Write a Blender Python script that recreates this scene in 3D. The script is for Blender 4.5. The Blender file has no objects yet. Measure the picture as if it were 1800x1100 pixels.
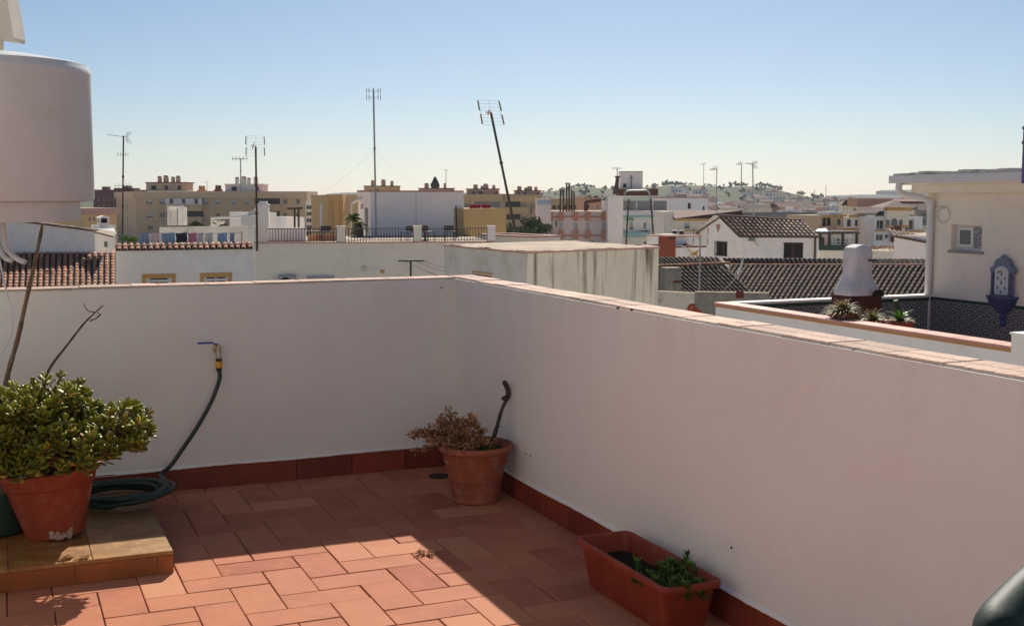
SUN_E = 5.0; SKY_S = .056; EXPO = 0.46; AIR = .82; DUST = .4; OZ = 4.0; HAZE = .00014
import bpy, math, random
from mathutils import Vector, Matrix
random.seed(7)
S = bpy.context.scene
COL = S.collection
F = 2100.0
PITCH = math.atan(205.0 / F)
HC = 1.45
cp, sp = math.cos(PITCH), math.sin(PITCH)
R = math.radians
ZG = -9.0

def ray(px, py):
    a = (px - 900) / F; b = (550 - py) / F
    return Vector((a, cp + b * sp, -sp + b * cp))
def at(px, py, Y):                      # world point seen at a pixel of the photograph, Y metres ahead
    d = ray(px, py); k = Y / d.y
    return Vector((d.x * k, Y, HC + d.z * k))
def at_z(px, py, z):
    d = ray(px, py); k = (z - HC) / d.z
    return Vector((d.x * k, d.y * k, z))

class MB:
    def __init__(s): s.v = []; s.f = []; s.t = []; s.tint = 0.5
    def add(s, vs, fs):
        o = len(s.v); s.v += [Vector(p) for p in vs]; s.f += [tuple(i + o for i in f) for f in fs]; s.t += [s.tint] * len(fs)
    def quad(s, a, b, c, d): s.add([a, b, c, d], [(0, 1, 2, 3)])
    def box(s, x0, y0, z0, x1, y1, z1, T=None):
        p = [Vector((x, y, z)) for z in (z0, z1) for y in (y0, y1) for x in (x0, x1)]
        if T: p = [T(q) for q in p]
        s.add(p, [(0, 2, 3, 1), (4, 5, 7, 6), (0, 1, 5, 4), (2, 6, 7, 3), (0, 4, 6, 2), (1, 3, 7, 5)])
    def bbox(s, x0, y0, z0, x1, y1, z1, c, T=None):   # box with chamfered top edges
        lo = [(x0, y0), (x1, y0), (x1, y1), (x0, y1)]
        hi = [(x0 + c, y0 + c), (x1 - c, y0 + c), (x1 - c, y1 - c), (x0 + c, y1 - c)]
        p = [Vector((x, y, z0)) for x, y in lo] + [Vector((x, y, z1 - c)) for x, y in lo] + [Vector((x, y, z1)) for x, y in hi]
        if T: p = [T(q) for q in p]
        f = [(3, 2, 1, 0), (8, 9, 10, 11)]
        for k in (0, 4):
            for i in range(4):
                j = (i + 1) % 4; f.append((k + i, k + j, k + 4 + j, k + 4 + i))
        s.add(p, f)
    def tube(s, pts, rad, n=8, cap=True):
        pts = [Vector(p) for p in pts]; m = len(pts)
        if not hasattr(rad, '__len__'): rad = [rad] * m
        vs = []; prev = None
        for i, p in enumerate(pts):
            d = (pts[min(i + 1, m - 1)] - pts[max(i - 1, 0)])
            if d.length < 1e-9: d = Vector((0, 0, 1))
            d.normalize()
            if prev is None:
                a = Vector((0, 0, 1)) if abs(d.z) < .9 else Vector((1, 0, 0)); x = d.cross(a).normalized()
            else:
                x = (prev - d * prev.dot(d)); x = x.normalized() if x.length > 1e-6 else d.orthogonal().normalized()
            prev = x; y = d.cross(x)
            for k in range(n):
                t = 2 * math.pi * k / n; vs.append(p + (x * math.cos(t) + y * math.sin(t)) * rad[i])
        fs = [(i * n + k, i * n + (k + 1) % n, (i + 1) * n + (k + 1) % n, (i + 1) * n + k) for i in range(m - 1) for k in range(n)]
        if cap: fs += [tuple(range(n))[::-1], tuple((m - 1) * n + k for k in range(n))]
        s.add(vs, fs)
    def lathe(s, prof, c=(0, 0, 0), n=48, cap0=True, cap1=False, T=None):
        c = Vector(c); vs = []
        for r, z in prof:
            for k in range(n):
                t = 2 * math.pi * k / n; q = Vector((r * math.cos(t), r * math.sin(t), z)); vs.append((T(q) if T else q) + c)
        m = len(prof)
        fs = [(i * n + k, i * n + (k + 1) % n, (i + 1) * n + (k + 1) % n, (i + 1) * n + k) for i in range(m - 1) for k in range(n)]
        if cap0: fs.append(tuple(range(n))[::-1])
        if cap1: fs.append(tuple((m - 1) * n + k for k in range(n)))
        s.add(vs, fs)
    def prism(s, poly, z0, z1):          # horizontal polygon (counter-clockwise), vertical extrusion
        n = len(poly)
        s.add([(p[0], p[1], z0) for p in poly] + [(p[0], p[1], z1) for p in poly],
              [tuple(range(n))[::-1], tuple(range(n, 2 * n))] + [(i, (i + 1) % n, n + (i + 1) % n, n + i) for i in range(n)])
    def slab(s, pts, off):               # any planar polygon given thickness along a vector
        n = len(pts); off = Vector(off); pts = [Vector(p) for p in pts]
        s.add(pts + [p + off for p in pts], [tuple(range(n))[::-1], tuple(range(n, 2 * n))] + [(i, (i + 1) % n, n + (i + 1) % n, n + i) for i in range(n)])
    def build(s, name, m, parent=None, origin=None, smooth=False):
        me = bpy.data.meshes.new(name)
        if origin is None:
            if parent is not None: origin = Vector(parent['_o'])
            else:
                xs = [p.x for p in s.v]; ys = [p.y for p in s.v]; zs = [p.z for p in s.v]
                origin = Vector(((min(xs) + max(xs)) / 2, (min(ys) + max(ys)) / 2, min(zs)))
        origin = Vector(origin)
        me.from_pydata([p - origin for p in s.v], [], s.f)
        if len(set(s.t)) > 1:
            at_ = me.attributes.new('tint', 'FLOAT', 'FACE'); at_.data.foreach_set('value', s.t)
        me.materials.append(m)
        if smooth: me.polygons.foreach_set('use_smooth', [True] * len(s.f))
        me.update()
        o = bpy.data.objects.new(name, me); COL.objects.link(o)
        if parent is not None: o.parent = parent
        else: o.location = origin
        o['_o'] = tuple(origin)
        if smooth == 'auto':
            me.set_sharp_from_angle(angle=R(38))
        return o

def tag(o, label=None, cat=None, group=None, kind=None):
    if label: o['label'] = label
    if cat: o['category'] = cat
    if group: o['group'] = group
    if kind: o['kind'] = kind
    return o
def empty(name, loc, label, cat, group=None):
    o = bpy.data.objects.new(name, None); COL.objects.link(o); o.location = loc; o.empty_display_size = .1
    o['_o'] = tuple(loc); return tag(o, label, cat, group)
KIDS = {}
def copy_tree(o, parent=None):
    c = o.copy(); COL.objects.link(c)
    if parent is not None: c.parent = parent
    for ch in [k for k in ALLK(o)]: copy_tree(ch, c)
    return c
def ALLK(o): return [k for k in bpy.data.objects if k.parent == o]
def bez(a, b, c, d, n):
    a, b, c, d = map(Vector, (a, b, c, d)); r = []
    for i in range(n + 1):
        t = i / n; q = 1 - t; r.append(a * q**3 + b * 3 * q * q * t + c * 3 * q * t * t + d * t**3)
    return r
def spline(P, n=6):
    P = [Vector(p) for p in P]; r = []
    for i in range(len(P) - 1):
        p0 = P[max(i - 1, 0)]; p1 = P[i]; p2 = P[i + 1]; p3 = P[min(i + 2, len(P) - 1)]
        for k in range(n):
            t = k / n
            r.append(.5 * ((2 * p1) + (p2 - p0) * t + (2 * p0 - 5 * p1 + 4 * p2 - p3) * t * t + (3 * p1 - p0 - 3 * p2 + p3) * t**3))
    r.append(P[-1]); return r

# ------------------------------------------------------------ materials
def new_mat(name):
    m = bpy.data.materials.new(name); m.use_nodes = True
    nt = m.node_tree; b = nt.nodes['Principled BSDF']; return m, nt, b
def N(nt, t, **k):
    n = nt.nodes.new(t)
    for a, v in k.items():
        if a.startswith('i_'): n.inputs[a[2:].replace('_', ' ')].default_value = v
        else: setattr(n, a, v)
    return n
def c4(c, k=1): return (min(1, c[0] * k), min(1, c[1] * k), min(1, c[2] * k), 1)
def surf(name, col, rough=.85, var=.12, scale=3.0, bump=.15, bscale=60, metal=0, spec=.3, tint=0, tintcol=None, dirt=None, dirt_amt=.5,
         streak=None, trans=0, coat=0, stretch=None):
    """painted plaster, stone, clay, metal: a base colour with two scales of wear"""
    m, nt, b = new_mat(name); L = nt.links.new
    tc = N(nt, 'ShaderNodeTexCoord'); vec = tc.outputs['Object']
    if stretch:
        mp = N(nt, 'ShaderNodeMapping'); mp.inputs['Scale'].default_value = stretch; L(vec, mp.inputs['Vector']); vec = mp.outputs['Vector']
    n1 = N(nt, 'ShaderNodeTexNoise'); n1.inputs['Scale'].default_value = scale; n1.inputs['Detail'].default_value = 6; n1.inputs['Roughness'].default_value = .62
    L(vec, n1.inputs['Vector'])
    cr = N(nt, 'ShaderNodeValToRGB'); cr.color_ramp.elements[0].position = .3; cr.color_ramp.elements[1].position = .72
    cr.color_ramp.elements[0].color = c4(col, 1 - var); cr.color_ramp.elements[1].color = c4(col, 1 + var * .6)
    L(n1.outputs['Fac'], cr.inputs['Fac']); out = cr.outputs['Color']
    if tint or tintcol:
        at_ = N(nt, 'ShaderNodeAttribute', attribute_name='tint')
        mr = N(nt, 'ShaderNodeMapRange'); L(at_.outputs['Fac'], mr.inputs['Value']); 
        if tintcol:
            mx = N(nt, 'ShaderNodeMix', data_type='RGBA'); L(at_.outputs['Fac'], mx.inputs['Factor']); L(out, mx.inputs['A']); mx.inputs['B'].default_value = c4(tintcol); out = mx.outputs['Result']
        if tint:
            mr.inputs['To Min'].default_value = 1 - tint; mr.inputs['To Max'].default_value = 1 + tint
            hs = N(nt, 'ShaderNodeHueSaturation'); L(mr.outputs['Result'], hs.inputs['Value']); L(out, hs.inputs['Color']); out = hs.outputs['Color']
    if dirt:
        n2 = N(nt, 'ShaderNodeTexNoise'); n2.inputs['Scale'].default_value = scale * 2.7; n2.inputs['Detail'].default_value = 8; n2.inputs['Roughness'].default_value = .7
        L(vec, n2.inputs['Vector'])
        r2 = N(nt, 'ShaderNodeValToRGB'); r2.color_ramp.elements[0].position = .5; r2.color_ramp.elements[1].position = .72
        r2.color_ramp.elements[1].color = (dirt_amt,) * 3 + (1,)
        L(n2.outputs['Fac'], r2.inputs['Fac'])
        mx = N(nt, 'ShaderNodeMix', data_type='RGBA'); L(r2.outputs['Color'], mx.inputs['Factor']); L(out, mx.inputs['A']); mx.inputs['B'].default_value = c4(dirt); out = mx.outputs['Result']
    if streak:                            # (colour, z of the wall top in object space, length, amount, frequency)
        sc, zt, ln, am, fq = streak
        mp = N(nt, 'ShaderNodeMapping'); mp.inputs['Scale'].default_value = (fq, fq, fq * .06); L(tc.outputs['Object'], mp.inputs['Vector'])
        n3 = N(nt, 'ShaderNodeTexNoise'); n3.inputs['Scale'].default_value = 1; n3.inputs['Detail'].default_value = 3; L(mp.outputs['Vector'], n3.inputs['Vector'])
        r3 = N(nt, 'ShaderNodeValToRGB'); r3.color_ramp.elements[0].position = .52; r3.color_ramp.elements[1].position = .66
        L(n3.outputs['Fac'], r3.inputs['Fac'])
        sx = N(nt, 'ShaderNodeSeparateXYZ'); L(tc.outputs['Object'], sx.inputs['Vector'])
        mr = N(nt, 'ShaderNodeMapRange'); L(sx.outputs['Z'], mr.inputs['Value']); mr.inputs['From Min'].default_value = zt - ln; mr.inputs['From Max'].default_value = zt; mr.inputs['To Max'].default_value = am
        mu = N(nt, 'ShaderNodeMath', operation='MULTIPLY'); L(r3.outputs['Color'], mu.inputs[0]); L(mr.outputs['Result'], mu.inputs[1])
        mx = N(nt, 'ShaderNodeMix', data_type='RGBA'); L(mu.outputs[0], mx.inputs['Factor']); L(out, mx.inputs['A']); mx.inputs['B'].default_value = c4(sc); out = mx.outputs['Result']
    L(out, b.inputs['Base Color'])
    b.inputs['Roughness'].default_value = rough; b.inputs['Metallic'].default_value = metal; b.inputs['Specular IOR Level'].default_value = spec
    if coat: b.inputs['Coat Weight'].default_value = coat; b.inputs['Coat Roughness'].default_value = .2
    if bump:
        nb = N(nt, 'ShaderNodeTexNoise'); nb.inputs['Scale'].default_value = bscale; nb.inputs['Detail'].default_value = 5; L(vec, nb.inputs['Vector'])
        ad = N(nt, 'ShaderNodeMath', operation='ADD'); L(nb.outputs['Fac'], ad.inputs[0]); L(n1.outputs['Fac'], ad.inputs[1])
        bp = N(nt, 'ShaderNodeBump'); bp.inputs['Strength'].default_value = bump; bp.inputs['Distance'].default_value = .02; L(ad.outputs[0], bp.inputs['Height']); L(bp.outputs['Normal'], b.inputs['Normal'])
    return m
def leafmat(name, c0, c1, edge=None, rough=.4, trans=.25, spec=.5):
    m, nt, b = new_mat(name); L = nt.links.new
    at_ = N(nt, 'ShaderNodeAttribute', attribute_name='tint')
    cr = N(nt, 'ShaderNodeValToRGB'); cr.color_ramp.elements[0].color = c4(c0); cr.color_ramp.elements[1].color = c4(c1)
    cr.color_ramp.elements[1].position = .8
    if edge:
        e = cr.color_ramp.elements.new(1.0); e.color = c4(edge)
    L(at_.outputs['Fac'], cr.inputs['Fac']); L(cr.outputs['Color'], b.inputs['Base Color'])
    b.inputs['Roughness'].default_value = rough; b.inputs['Specular IOR Level'].default_value = spec
    if trans:
        t = N(nt, 'ShaderNodeBsdfTranslucent'); L(cr.outputs['Color'], t.inputs['Color'])
        mx = N(nt, 'ShaderNodeMixShader'); mx.inputs['Fac'].default_value = trans
        o = nt.nodes['Material Output']; L(b.outputs[0], mx.inputs[1]); L(t.outputs[0], mx.inputs[2]); L(mx.outputs[0], o.inputs['Surface'])
    return m
def glassmat(name, col=(.03, .035, .04), rough=.12):
    m, nt, b = new_mat(name)
    b.inputs['Base Color'].default_value = c4(col); b.inputs['Roughness'].default_value = rough; b.inputs['Specular IOR Level'].default_value = .6
    return m
M = {}
M['terrace_wall'] = surf('terrace_wall', (.79, .775, .735), .9, .06, 1.1, .2, 40, dirt=(.76, .69, .64), dirt_amt=.5, streak=((.50, .44, .38), 1.03, .30, .13, 9))
M['skirting'] = surf('skirting', (.22, .038, .02), .55, .25, 7, .1, 40, spec=.35, tint=.25, dirt=(.16, .05, .035), dirt_amt=.6)
M['coping'] = surf('coping', (.58, .40, .31), .85, .2, 9, .4, 50, tint=.2, dirt=(.34, .24, .19), dirt_amt=.55)
M['mortar'] = surf('mortar', (.56, .48, .42), .95, .3, 14, .6, 60)
M['grout'] = surf('grout', (.20, .13, .09), .95, .3, 12, .3, 60)
M['tile'] = surf('floor_tile', (.44, .152, .092), .7, .22, 5, .06, 30, spec=.04, tint=.15, tintcol=(.44, .20, .118), dirt=(.47, .22, .12), dirt_amt=.55)
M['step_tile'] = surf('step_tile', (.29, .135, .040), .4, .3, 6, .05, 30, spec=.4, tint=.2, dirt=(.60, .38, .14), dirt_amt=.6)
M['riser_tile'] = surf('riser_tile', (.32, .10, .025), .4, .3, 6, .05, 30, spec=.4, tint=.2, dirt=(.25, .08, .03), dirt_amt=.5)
M['terracotta'] = surf('terracotta', (.26, .055, .028), .65, .14, 6, .08, 50, spec=.2, dirt=(.36, .14, .09), dirt_amt=.7)
M['terracotta_old'] = surf('terracotta_old', (.31, .09, .048), .75, .2, 8, .1, 50, dirt=(.40, .23, .18), dirt_amt=.7)
M['planter'] = surf('planter', (.22, .032, .015), .6, .1, 6, .04, 50, spec=.35, dirt=(.40, .14, .09), dirt_amt=.35)
M['lime_stain'] = surf('lime_stain', (.42, .30, .24), .9, .2, 20, .2, 50)
M['soil'] = surf('soil', (.022, .015, .011), .95, .5, 40, 1, 90)
M['hose'] = surf('hose', (.018, .042, .036), .45, .15, 8, .03, 60, spec=.4)
M['white_enamel'] = surf('white_enamel', (.55, .57, .575), .4, .07, 3, .05, 20, spec=.4, dirt=(.44, .42, .40), dirt_amt=.4)
M['cream_metal'] = surf('cream_metal', (.62, .54, .46), .6, .1, 5, .05, 30)
M['blue_handle'] = surf('blue_handle', (.03, .06, .35), .35, .05)
M['yellow_plastic'] = surf('yellow_plastic', (.72, .38, .03), .4, .05)
M['black_plastic'] = surf('black_plastic', (.02, .02, .022), .4, .05)
M['brass'] = surf('brass', (.45, .38, .28), .35, .1, 9, 0, metal=.8)
M['clear_hose'] = surf('clear_hose', (.55, .55, .56), .3, .1, 9, 0, spec=.5)
M['green_plastic'] = surf('green_plastic', (.012, .045, .034), .42, .1, 5, .03, 60, spec=.5)
M['chair_plastic'] = surf('chair_plastic', (.007, .022, .017), .6, .1, 5, .05, 90, spec=.25)
M['bark'] = surf('bark', (.13, .095, .07), .9, .4, 20, .6, 80)
M['bark_dark'] = surf('bark_dark', (.085, .065, .057), .8, .4, 20, .6, 80)
M['cane'] = surf('cane', (.20, .13, .085), .8, .5, 30, .5, 60, dirt=(.45, .38, .3), dirt_amt=.7)
M['stem'] = surf('stem', (.16, .10, .06), .8, .3, 20, .4, 60)
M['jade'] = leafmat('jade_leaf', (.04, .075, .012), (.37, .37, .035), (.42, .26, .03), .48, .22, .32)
M['dry'] = leafmat('dry_leaf', (.19, .10, .055), (.60, .36, .18), None, .8, .3, .1)
M['herb'] = leafmat('herb_leaf', (.03, .085, .012), (.14, .25, .04), None, .5, .3)
M['fern'] = leafmat('spiky_leaf', (.10, .12, .03), (.35, .26, .10), None, .6, .3)
M['tree_leaf'] = leafmat('tree_leaf', (.018, .032, .012), (.07, .10, .03), None, .7, .25, .2)
M['pine_leaf'] = leafmat('pine_leaf', (.012, .022, .012), (.04, .06, .028), None, .8, .2, .1)
M['palm_leaf'] = leafmat('palm_leaf', (.06, .10, .02), (.20, .26, .06), None, .6, .3, .2)
WHITE = (.89, .845, .785)
def white(name, k=1, c=None, **kw):
    c = c or WHITE; a = dict(rough=.9, var=.07, scale=.7, bump=.1, bscale=12, dirt=(.42, .37, .32), dirt_amt=.22); a.update(kw)
    return surf(name, tuple(x * k for x in c), **a)
M['white'] = white('white_plaster')
M['white_b'] = white('white_plaster_blue', c=(.88, .85, .82))
M['pinkwhite'] = white('pink_white_plaster', c=(.93, .84, .79), dirt_amt=.1)
M['cream'] = white('cream_plaster', c=(.86, .78, .65))
M['grime'] = white('old_plaster', c=(.62, .58, .51), dirt=(.12, .10, .085), dirt_amt=.85, scale=1.1)
M['hood'] = surf('hood_plaster', (.66, .64, .62), .9, .12, 2.5, .25, 18, dirt=(.33, .31, .29), dirt_amt=.6)
M['stained'] = surf('stained_plaster', (.60, .56, .46), .9, .1, .8, .15, 14, dirt=(.40, .35, .27), dirt_amt=.4, streak=((.085, .07, .055), 9.45, 2.6, .95, 3.1))
M['roof_screed'] = surf('roof_screed', (.46, .37, .27), .95, .3, 1.2, .4, 9, dirt=(.16, .13, .10), dirt_amt=.8)
M['edge'] = surf('pink_edge', (.52, .30, .24), .85, .2, 3, .2, 30)
M['ochre'] = surf('ochre_paint', (.60, .34, .11), .85, .1, 2, .1, 20)
M['ochre_wall'] = surf('ochre_wall', (.60, .41, .19), .9, .07, .5, .1, 10, dirt=(.36, .27, .14), dirt_amt=.3)
M['apartment'] = surf('apartment_wall', (.58, .41, .235), .9, .06, .12, .05, 4, dirt=(.32, .24, .14), dirt_amt=.3)
M['apartment_b'] = surf('apartment_wall_pale', (.62, .45, .28), .9, .06, .12, .05, 4)
M['apartment_rose'] = surf('apartment_rose', (.56, .31, .22), .9, .06, .12, .05, 4)
M['darkred'] = surf('dark_red_brick', (.12, .03, .03), .9, .15, .3, .05, 4)
M['redroof'] = surf('red_roof', (.13, .03, .02), .8, .15, 1, .1, 6)
M['orange'] = surf('orange_balcony', (.60, .26, .15), .9, .1, .5, .05, 5)
M['turq'] = surf('turquoise_paint', (.30, .52, .52), .85, .08, .5, .05, 5)
M['greenblind'] = surf('green_blind', (.20, .45, .30), .7, .1)
M['blind'] = surf('pale_blind', (.46, .48, .47), .7, .1, 1, .2, 10)
M['greystone'] = surf('grey_lattice', (.30, .29, .27), .9, .3, 4, .4, 8)
M['frame_white'] = surf('frame_white', (.72, .70, .67), .5, .05)
M['frame_brown'] = surf('frame_brown', (.14, .08, .05), .6, .1)
M['iron'] = surf('iron', (.05, .045, .042), .55, .2)
M['iron_grey'] = surf('iron_grey', (.20, .19, .19), .5, .2)
M['rust'] = surf('rusty_iron', (.10, .055, .04), .8, .3, 12)
M['rust_light'] = surf('rusty_aluminium', (.30, .20, .14), .7, .3, 12)
M['galv'] = surf('galvanised', (.34, .34, .35), .5, .15, 5, 0, metal=.3)
M['glass'] = glassmat('window_glass')
M['glass_mid'] = glassmat('window_glass_grey', (.10, .11, .12), .2)
M['dark'] = surf('dark_inside', (.02, .018, .017), .9, .2)
M['claytile'] = surf('clay_roof_tile', (.47, .21, .12), .85, .22, 9, .3, 30, tint=.42, dirt=(.14, .10, .08), dirt_amt=.5)
M['claytile_old'] = surf('old_roof_tile', (.10, .06, .042), .9, .35, 6, .4, 30, tint=.6, dirt=(.035, .03, .026), dirt_amt=.9)
M['claytile_mid'] = surf('brown_roof_tile', (.34, .22, .16), .9, .3, 6, .4, 30, tint=.5, dirt=(.07, .06, .055), dirt_amt=.7)
M['roofbed'] = surf('roof_bed', (.10, .065, .05), .95, .3, 6)
M['brick_dark'] = surf('dark_brick', (.085, .03, .024), .9, .4, 8, .4, 30)
M['asphalt'] = surf('ground_dust', (.46, .40, .33), .9, .2, .3, .1, 10)
M['blue_glaze'] = surf('blue_glaze', (.12, .16, .25), .35, .5, 22, .05, 40, dirt=(.55, .56, .6), dirt_amt=.95)
M['glaze_white'] = surf('white_glaze', (.62, .62, .62), .3, .1, 10)
M['navy_glaze'] = surf('navy_glaze', (.035, .05, .15), .3, .4, 22, .05, 40, dirt=(.5, .52, .6), dirt_amt=.45)
M['green_border'] = surf('green_border', (.02, .05, .03), .4, .2)
M['pinkcoping'] = surf('pink_coping', (.56, .28, .22), .7, .12, 3, .1, 30, tint=.12, dirt=(.5, .35, .3), dirt_amt=.3)
M['orange_edge'] = surf('orange_edge', (.50, .27, .13), .8, .15, 3, .1, 30)
M['purple'] = surf('purple_post', (.13, .10, .25), .5, .1)
for i, c in enumerate([(.20, .26, .42), (.60, .48, .50), (.03, .035, .05), (.55, .22, .28), (.60, .58, .62), (.25, .36, .52), (.62, .6, .58)]):
    M['cloth%d' % i] = surf('laundry_cloth_%d' % i, c, .9, .15, 3, .2, 20)
M['redcloth'] = surf('red_cloth', (.45, .03, .03), .9, .2, 5, .2, 20)
def hextile():
    m, nt, b = new_mat('patterned_azulejo'); L = nt.links.new
    tc = N(nt, 'ShaderNodeTexCoord'); mp = N(nt, 'ShaderNodeMapping'); mp.inputs['Rotation'].default_value = (0, 0, -ANG)
    L(tc.outputs['Object'], mp.inputs['Vector']); sx = N(nt, 'ShaderNodeSeparateXYZ'); L(mp.outputs['Vector'], sx.inputs['Vector'])
    def mth(op, a, b_=None):
        n = N(nt, 'ShaderNodeMath', operation=op)
        for i, v in enumerate((a, b_)):
            if v is None: continue
            if isinstance(v, (int, float)): n.inputs[i].default_value = v
            else: L(v, n.inputs[i])
        return n.outputs[0]
    s_ = mth('ADD', sx.outputs['X'], sx.outputs['Y']); k = 2 * math.pi / .115; tot = None
    for t in (0, 60, 120):
        ph = mth('ADD', mth('MULTIPLY', s_, k * math.cos(R(t))), mth('MULTIPLY', sx.outputs['Z'], k * math.sin(R(t)))); c = mth('COSINE', ph); tot = c if tot is None else mth('ADD', tot, c)
    cr = N(nt, 'ShaderNodeValToRGB'); cr.color_ramp.interpolation = 'LINEAR'; e = cr.color_ramp.elements; f = mth('DIVIDE', mth('ADD', tot, 1.5), 4.5)
    e[0].position = .0; e[0].color = (.06, .063, .072, 1); e[1].position = .12; e[1].color = (.06, .063, .072, 1)
    for p, c in ((.17, (.42, .41, .40, 1)), (.28, (.42, .41, .40, 1)), (.34, (.065, .067, .078, 1)), (.80, (.07, .073, .085, 1)), (.86, (.40, .38, .34, 1))): q = e.new(p); q.color = c
    L(f, cr.inputs['Fac']); L(cr.outputs['Color'], b.inputs['Base Color']); b.inputs['Roughness'].default_value = .3
    return m
def lattice():
    m, nt, b = new_mat('lace_pattern'); L = nt.links.new
    tc = N(nt, 'ShaderNodeTexCoord'); v = N(nt, 'ShaderNodeTexVoronoi', feature='DISTANCE_TO_EDGE'); v.inputs['Scale'].default_value = 26; L(tc.outputs['Object'], v.inputs['Vector'])
    cr = N(nt, 'ShaderNodeValToRGB'); e = cr.color_ramp.elements; e[0].position = .10; e[0].color = (.4, .4, .39, 1); e[1].position = .16; e[1].color = (.02, .02, .022, 1)
    L(v.outputs['Distance'], cr.inputs['Fac']); L(cr.outputs['Color'], b.inputs['Base Color']); b.inputs['Roughness'].default_value = .5
    return m
# ------------------------------------------------------------ the terrace frame: a runs along the back wall, b runs away along the right wall
ANG = math.atan2(.394, .919)
U = Vector((math.cos(ANG), math.sin(ANG), 0)); V = Vector((-U.y, U.x, 0))
C0 = at_z(803, 815, 0)
def TL(p): p = Vector(p); return C0 + U * p.x + V * p.y + Vector((0, 0, p.z))
def inv(P): d = Vector(P) - C0; return (d.dot(U), d.dot(V))
WH = 1.45 - (488 - 345) / (815 - 345) * 1.45 + .0
M['rosewall'] = white('rose_wall', c=(.86, .71, .63)); M['dirtwall'] = surf('mossy_wall', (.26, .25, .22), .95, .3, 1.5, .3, 20, dirt=(.08, .075, .06), dirt_amt=.7); M['bluepanel'] = surf('blue_panel', (.42, .47, .58), .7, .2, 3)
M['azulejo'] = hextile(); M['lace'] = lattice()
AL, BN, TH = -2.86, -7.6, .15           # left house wall, near end of the terrace, wall thickness
# floor
m = MB(); m.box(AL - .2, BN, ZG, .14, .14, -.008, TL)
tag(m.build('floor_slab', M['grout']), kind='structure')
m = MB(); w = .152; g = .0019; rnd = random.Random(3)
oa, ob = inv(at_z(613, 1007, 0))         # a tile corner measured in the photograph
nx0, nx1 = int((AL - oa) / w) - 2, int((0 - oa) / w) + 2; ny0, ny1 = int((BN - ob) / w) - 2, int((0 - ob) / w) + 2
for ix in range(nx0, nx1):
    for iy in range(ny0, ny1):
        t = (ix - iy) % 4
        if t == 0: x0, y0, x1, y1 = ix, iy, ix + 2, iy + 1
        elif t == 3: x0, y0, x1, y1 = ix, iy, ix + 1, iy + 2
        else: continue
        x0, x1, y0, y1 = oa + x0 * w + g, oa + x1 * w - g, ob + y0 * w + g, ob + y1 * w - g
        x0 = max(x0, AL); x1 = min(x1, -.001); y0 = max(y0, BN); y1 = min(y1, -.001)
        if x1 - x0 < .01 or y1 - y0 < .01: continue
        m.tint = min(1, max(0, rnd.gauss(.5, .22))); z = rnd.uniform(-.0012, .0012); tx, ty = rnd.gauss(0, .0022), rnd.gauss(0, .0022); jx = rnd.gauss(0, .0009); jy = rnd.gauss(0, .0009)
        mx_, my_ = (x0 + x1) / 2, (y0 + y1) / 2
        m.bbox(x0 + jx, y0 + jy, -.012, x1 + jx, y1 + jy, 0, .0022, lambda q: TL((q.x, q.y, q.z + (z + (q.x - mx_) * tx + (q.y - my_) * ty if q.z > -.01 else 0))))
tag(m.build('floor', M['tile']), kind='structure')
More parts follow.
